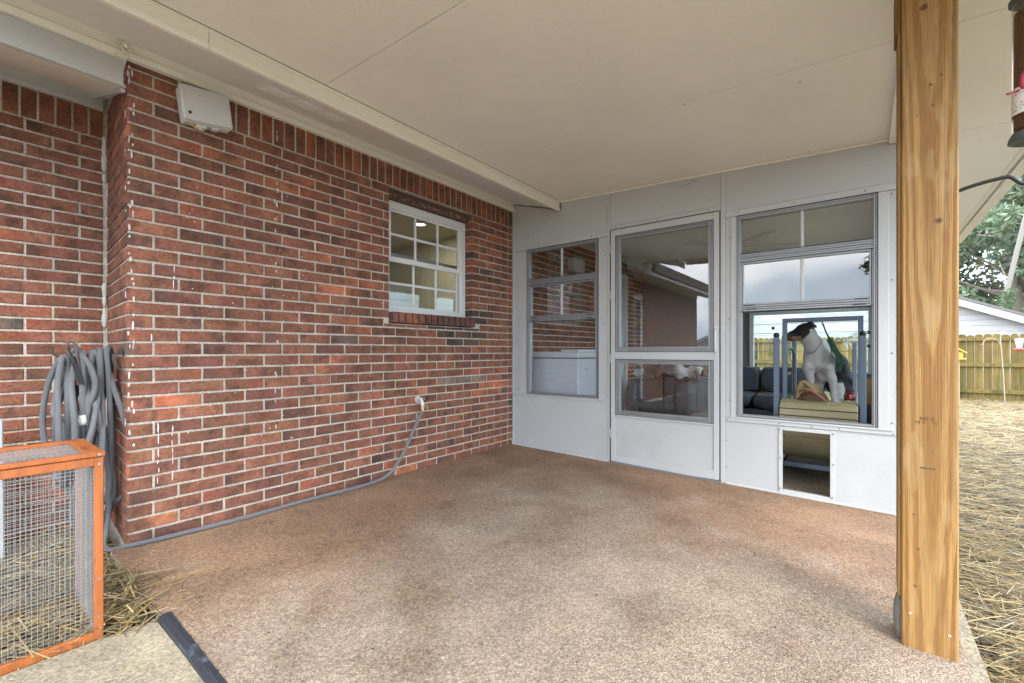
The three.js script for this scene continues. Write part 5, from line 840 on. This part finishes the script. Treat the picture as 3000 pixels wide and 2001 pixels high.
// a mesh drawn round a set of tapered bones
function bodyMesh(bones, cells, k, pad = 0.03) {
  const lo = [1e9, 1e9, 1e9], hi = [-1e9, -1e9, -1e9]; for (const [a, b] of bones) for (const p of [a, b]) for (let i = 0; i < 3; i++) { lo[i] = Math.min(lo[i], p[i] - p[3] - pad); hi[i] = Math.max(hi[i], p[i] + p[3] + pad); }
  const half = Math.max(hi[0] - lo[0], hi[1] - lo[1], hi[2] - lo[2]) / 2 * 1.05, c = [0, 1, 2].map((i) => (lo[i] + hi[i]) / 2), mc = new MarchingCubes(cells, new THREE.MeshBasicMaterial(), false, false, 200000);
  const sd = (x, y, z) => { let d = 1e9; for (const [a, b] of bones) { const ux = b[0] - a[0], uy = b[1] - a[1], uz = b[2] - a[2], l2 = ux * ux + uy * uy + uz * uz || 1e-9, t = clamp(((x - a[0]) * ux + (y - a[1]) * uy + (z - a[2]) * uz) / l2), e = Math.hypot(x - a[0] - ux * t, y - a[1] - uy * t, z - a[2] - uz * t) - mix(a[3], b[3], t), kk = Math.min(k, 0.9 * Math.min(mix(a[3], b[3], t), 0.06)); const h = clamp(0.5 + 0.5 * (d - e) / kk); d = d > 1e8 ? e : mix(d, e, h) - kk * h * (1 - h); } return d; };
  const s = 2 / cells; for (let z = 0; z < cells; z++) for (let y = 0; y < cells; y++) for (let x = 0; x < cells; x++) mc.field[z * cells * cells + y * cells + x] = -sd(c[0] + (x * s - 1) * half, c[1] + (y * s - 1) * half, c[2] + (z * s - 1) * half);
  mc.isolation = 0; mc.update(); const g = new THREE.BufferGeometry(), P = mc.positionArray.slice(0, mc.count * 3), N = mc.normalArray.slice(0, mc.count * 3);
  for (let i = 0; i < P.length; i += 3) for (let j = 0; j < 3; j++) P[i + j] = c[j] + P[i + j] * half;
  g.setAttribute('position', new THREE.BufferAttribute(P, 3)); g.setAttribute('normal', new THREE.BufferAttribute(N, 3)); const e = 0.002; for (let i = 0; i < P.length; i += 3) { const x = P[i], y = P[i + 1], z = P[i + 2], v = new THREE.Vector3(sd(x + e, y, z) - sd(x - e, y, z), sd(x, y + e, z) - sd(x, y - e, z), sd(x, y, z + e) - sd(x, y, z - e)).normalize(); N[i] = v.x; N[i + 1] = v.y; N[i + 2] = v.z; }
  return g;
}
{
  const D = (u, v, dz, r) => [2.313 + (u - 310) * 0.000544, 1.119 - (v - 380) * 0.00064, -0.64 + dz, r];
  const dog = thing('dog', 'black and white dog sitting on the treadmill with its head turned aside', 'dog');
  const bones = [
    [D(560, 375, 0, 0.060), D(600, 400, -0.02, 0.060)], [D(520, 395, 0, 0.046), D(410, 432, 0.01, 0.033)], [D(410, 432, 0.01, 0.032), D(330, 458, 0.012, 0.024)], [D(480, 455, 0.005, 0.026), D(350, 478, 0.012, 0.014)], [D(322, 442, 0.014, 0.016), D(318, 448, 0.014, 0.016)],
    [D(590, 330, 0.03, 0.030), D(650, 300, 0.05, 0.022)], [D(650, 300, 0.05, 0.020), D(712, 330, 0.055, 0.009)], [D(590, 310, -0.06, 0.028), D(630, 285, -0.08, 0.018)],
    [D(590, 420, -0.01, 0.054), D(680, 540, -0.01, 0.066)], [D(680, 540, -0.01, 0.066), D(715, 640, 0.0, 0.078)], [D(715, 640, 0.0, 0.078), D(725, 780, 0.01, 0.068)], [D(725, 780, 0.0, 0.062), D(780, 940, -0.04, 0.048)],
    [D(760, 620, -0.06, 0.085), D(900, 800, -0.15, 0.095)], [D(900, 800, -0.15, 0.095), D(985, 1040, -0.16, 0.10)],
    [D(640, 690, 0.02, 0.045), D(620, 830, 0.04, 0.038)], [D(620, 830, 0.04, 0.036), D(645, 960, 0.05, 0.026)], [D(645, 960, 0.05, 0.025), D(650, 1140, 0.06, 0.019)], [D(650, 1140, 0.06, 0.02), D(640, 1225, 0.09, 0.021)],
    [D(830, 690, 0.02, 0.046), D(860, 830, 0.04, 0.040)], [D(860, 830, 0.04, 0.038), D(900, 960, 0.055, 0.027)], [D(900, 960, 0.055, 0.026), D(920, 1140, 0.065, 0.019)], [D(920, 1140, 0.065, 0.021), D(945, 1222, 0.095, 0.022)], [D(945, 1222, 0.095, 0.02), D(975, 1232, 0.105, 0.016)],
    [D(1000, 1020, -0.10, 0.080), D(1040, 1120, -0.06, 0.066)], [D(1040, 1120, -0.06, 0.05), D(960, 1030, 0.0, 0.034)], [D(960, 1030, 0.0, 0.032), D(985, 1180, 0.03, 0.022)], [D(985, 1180, 0.03, 0.022), D(1005, 1222, 0.075, 0.020)],
    [D(700, 1010, -0.10, 0.07), D(690, 1130, -0.05, 0.055)],
  ];
  const g = bodyMesh(bones, 96, 0.022), toU = (x) => (x - 2.313) / 0.000544 + 310, toV = (y) => (1.119 - y) / 0.00064 + 380;
  paint(g, (x, y, z) => {
    const u = toU(x), v = toV(y), n = 26 * (fbm(x * 0.7, y * 0.7, 18, 3, 33) - 0.5) * 2;
    const black = [0.012, 0.011, 0.013], white = [0.36, 0.355, 0.35], tan = [0.17, 0.085, 0.045];
    if (v < 520) { const edge = 575 + (v - 380) * -0.18 + n * 0.8; if (v + 0.10 * (u - 500) > 430 + n * 0.5 && u < 540 && u > 350 && v > 440) return u > 430 ? mix3(tan, [0.3, 0.2, 0.14], 0.3) : mix3(tan, black, 0.5); if (u < 640 && v < 470 + n * 0.5 - Math.max(0, u - 560) * 0.9) return u < 400 ? mix3(tan, black, 0.62) : black; if (v < 352 && u < 740) return black; return white; }
    if (z < -0.64 - 0.05 + n * 0.0012 && v > 560) return black; if (u > 925 + n && v > 640 && z < -0.605 && !(v > 1000 && z > -0.63)) return black; if (u < 590 + n && v > 850 && v < 960 && z < -0.62) return black;
    const spot = sstep(0.62, 0.7, fbm(x * 0.8, y * 0.8, 14, 3, 37)); return mix3(white, [0.16, 0.16, 0.17], spot * (v > 640 && v < 860 ? 0.5 : 0.12));
  });
  boxUV(g); mesh('body', g, std({ vertexColors: true, roughness: 0.85, bumpMap: T.gritty, bumpScale: 0.002 }), dog);
  const eg = new THREE.SphereGeometry(0.008, 12, 10); const ep = D(455, 392, 0.045, 0); eg.translate(ep[0], ep[1], ep[2]); mesh('eye', eg, std({ color: lin(0.02, 0.012, 0.008), roughness: 0.1 }), dog);
  const P3 = (u, v, dz) => D(u, v, dz, 0).slice(0, 3);
  mesh('collar', tube([P3(790, 505, 0.02), P3(745, 575, 0.075), P3(690, 640, 0.092), P3(620, 655, 0.07), P3(590, 600, 0.0), P3(640, 520, -0.07), P3(740, 480, -0.06)], 0.0045, 60, 6, true), std({ color: lin(0.25, 0.25, 0.26), metalness: 0.6, roughness: 0.4 }), dog);
  const green = std({ color: lin(0.035, 0.085, 0.055), roughness: 0.85 }), hn = new THREE.Group(); hn.name = 'harness'; dog.add(hn);
  const strap = (pts, w) => { const c = new THREE.CatmullRomCurve3(pts.map((p) => new THREE.Vector3(...p))), sh = new THREE.Shape([[-w, -0.003], [w, -0.003], [w, 0.003], [-w, 0.003]].map(([a, b]) => new THREE.Vector2(b, a))); mesh('strap', new THREE.ExtrudeGeometry(sh, { steps: 24, extrudePath: c, bevelEnabled: false }), green, hn); };
  strap([P3(790, 300, 0.0), P3(830, 400, 0.03), P3(900, 520, 0.07), P3(960, 640, 0.06), P3(1030, 750, 0.02)], 0.017);
  strap([P3(800, 310, 0.01), P3(850, 450, 0.05), P3(890, 600, 0.09), P3(920, 700, 0.09), P3(990, 760, 0.05)], 0.014);
  strap([P3(870, 480, 0.06), P3(930, 600, 0.08), P3(985, 720, 0.06), P3(960, 870, 0.03)], 0.02); strap([P3(1040, 750, 0.02), P3(980, 790, 0.05), P3(930, 860, 0.06)], 0.012);
  base(dog, 2.6, 0.57, -0.62);
  const lk = thing('hook_chain', 'steel hook and chain holding the dog harness to the treadmill hoop', 'chain');
  const ring = (p, q, R, ry) => { const t = new THREE.TorusGeometry(R, 0.0026, 6, 14); t.scale(0.7, 1.2, 1); t.rotateY(ry); t.rotateZ(q); t.translate(...p); return t; };
  for (let i = 0; i < 5; i++) mesh('link', ring(P3(765 + 6 * i, 215 + 20 * i, 0.01), 0, 0.010, i % 2 ? 1.5 : 0), M.steel, lk);
  for (let i = 0; i < 11; i++) { const k = i / 10; mesh('link', ring([mix(P3(935, 490, 0)[0], 2.80, k), mix(P3(935, 490, 0)[1], 1.105, k) - 0.02 * Math.sin(Math.PI * k), mix(-0.60, -0.56, k)], 1.2, 0.0095, i % 2 ? 1.5 : 0), M.steel, lk); }
  base(lk, 2.6, 1.1, -0.6);
  // toys at the paws
  const b = thing('red_ball', 'small red ball with white marks beside the dog paw', 'ball'), cv = document.createElement('canvas'); cv.width = 256; cv.height = 128; const q = cv.getContext('2d'); q.fillStyle = '#7d1020'; q.fillRect(0, 0, 256, 128); q.strokeStyle = '#e8dcdc'; q.lineWidth = 4; q.lineCap = 'round';
  q.beginPath(); q.moveTo(70, 60); q.quadraticCurveTo(80, 46, 86, 58); q.quadraticCurveTo(88, 68, 72, 78); q.lineTo(90, 78); q.stroke(); q.beginPath(); q.moveTo(98, 48); q.lineTo(116, 76); q.moveTo(116, 50); q.lineTo(98, 74); q.stroke();
  const bt = new THREE.CanvasTexture(cv); bt.colorSpace = THREE.SRGBColorSpace; const bp = D(1112, 1205, 0.10, 0); const bs = mesh('shell', new THREE.SphereGeometry(0.034, 24, 16), std({ map: bt, roughness: 0.5 }), b); bs.position.set(bp[0], 0.628, bp[2]); bs.rotation.y = -0.35; base(b, bp[0], 0.594, bp[2]);
  const gl = thing('leather_glove', 'tan and brown leather glove lying in front of the dog', 'glove'), tn = std({ color: lin(0.25, 0.175, 0.08), roughness: 0.6 }), dk = std({ color: lin(0.10, 0.04, 0.025), roughness: 0.6 });
  for (let i = 0; i < 4; i++) { const a = P3(500 + 18 * i, 1190 - 14 * i, 0.10 - 0.015 * i), m2 = P3(560 + 40 * i, 1000 + 12 * i, 0.10 - 0.02 * i), e = P3(700 + 45 * i, 1130 + 30 * i, 0.09 - 0.02 * i); mesh('finger', tube([a, P3(515 + 26 * i, 1080, 0.105 - 0.015 * i), m2, P3(640 + 40 * i, 1050 + 20 * i, 0.095 - 0.02 * i), e], 0.017, 40, 10), tn, gl); }
  const pm = new THREE.SphereGeometry(1, 24, 12, 0, Math.PI * 2, 0, Math.PI / 2); pm.scale(0.10, 0.06, 0.05); const pp = D(670, 1225, 0.09, 0); pm.translate(pp[0], 0.588, pp[2]); mesh('palm', pm, dk, gl);
  mesh('lacing', tube([P3(520, 1130, 0.13), P3(580, 1085, 0.16), P3(660, 1090, 0.16), P3(760, 1150, 0.155), P3(850, 1225, 0.14)], 0.008, 50, 6), std({ color: lin(0.35, 0.12, 0.08), roughness: 0.6 }), gl); base(gl, 2.5, 0.585, -0.55);
}

renderer.render(scene, camera);
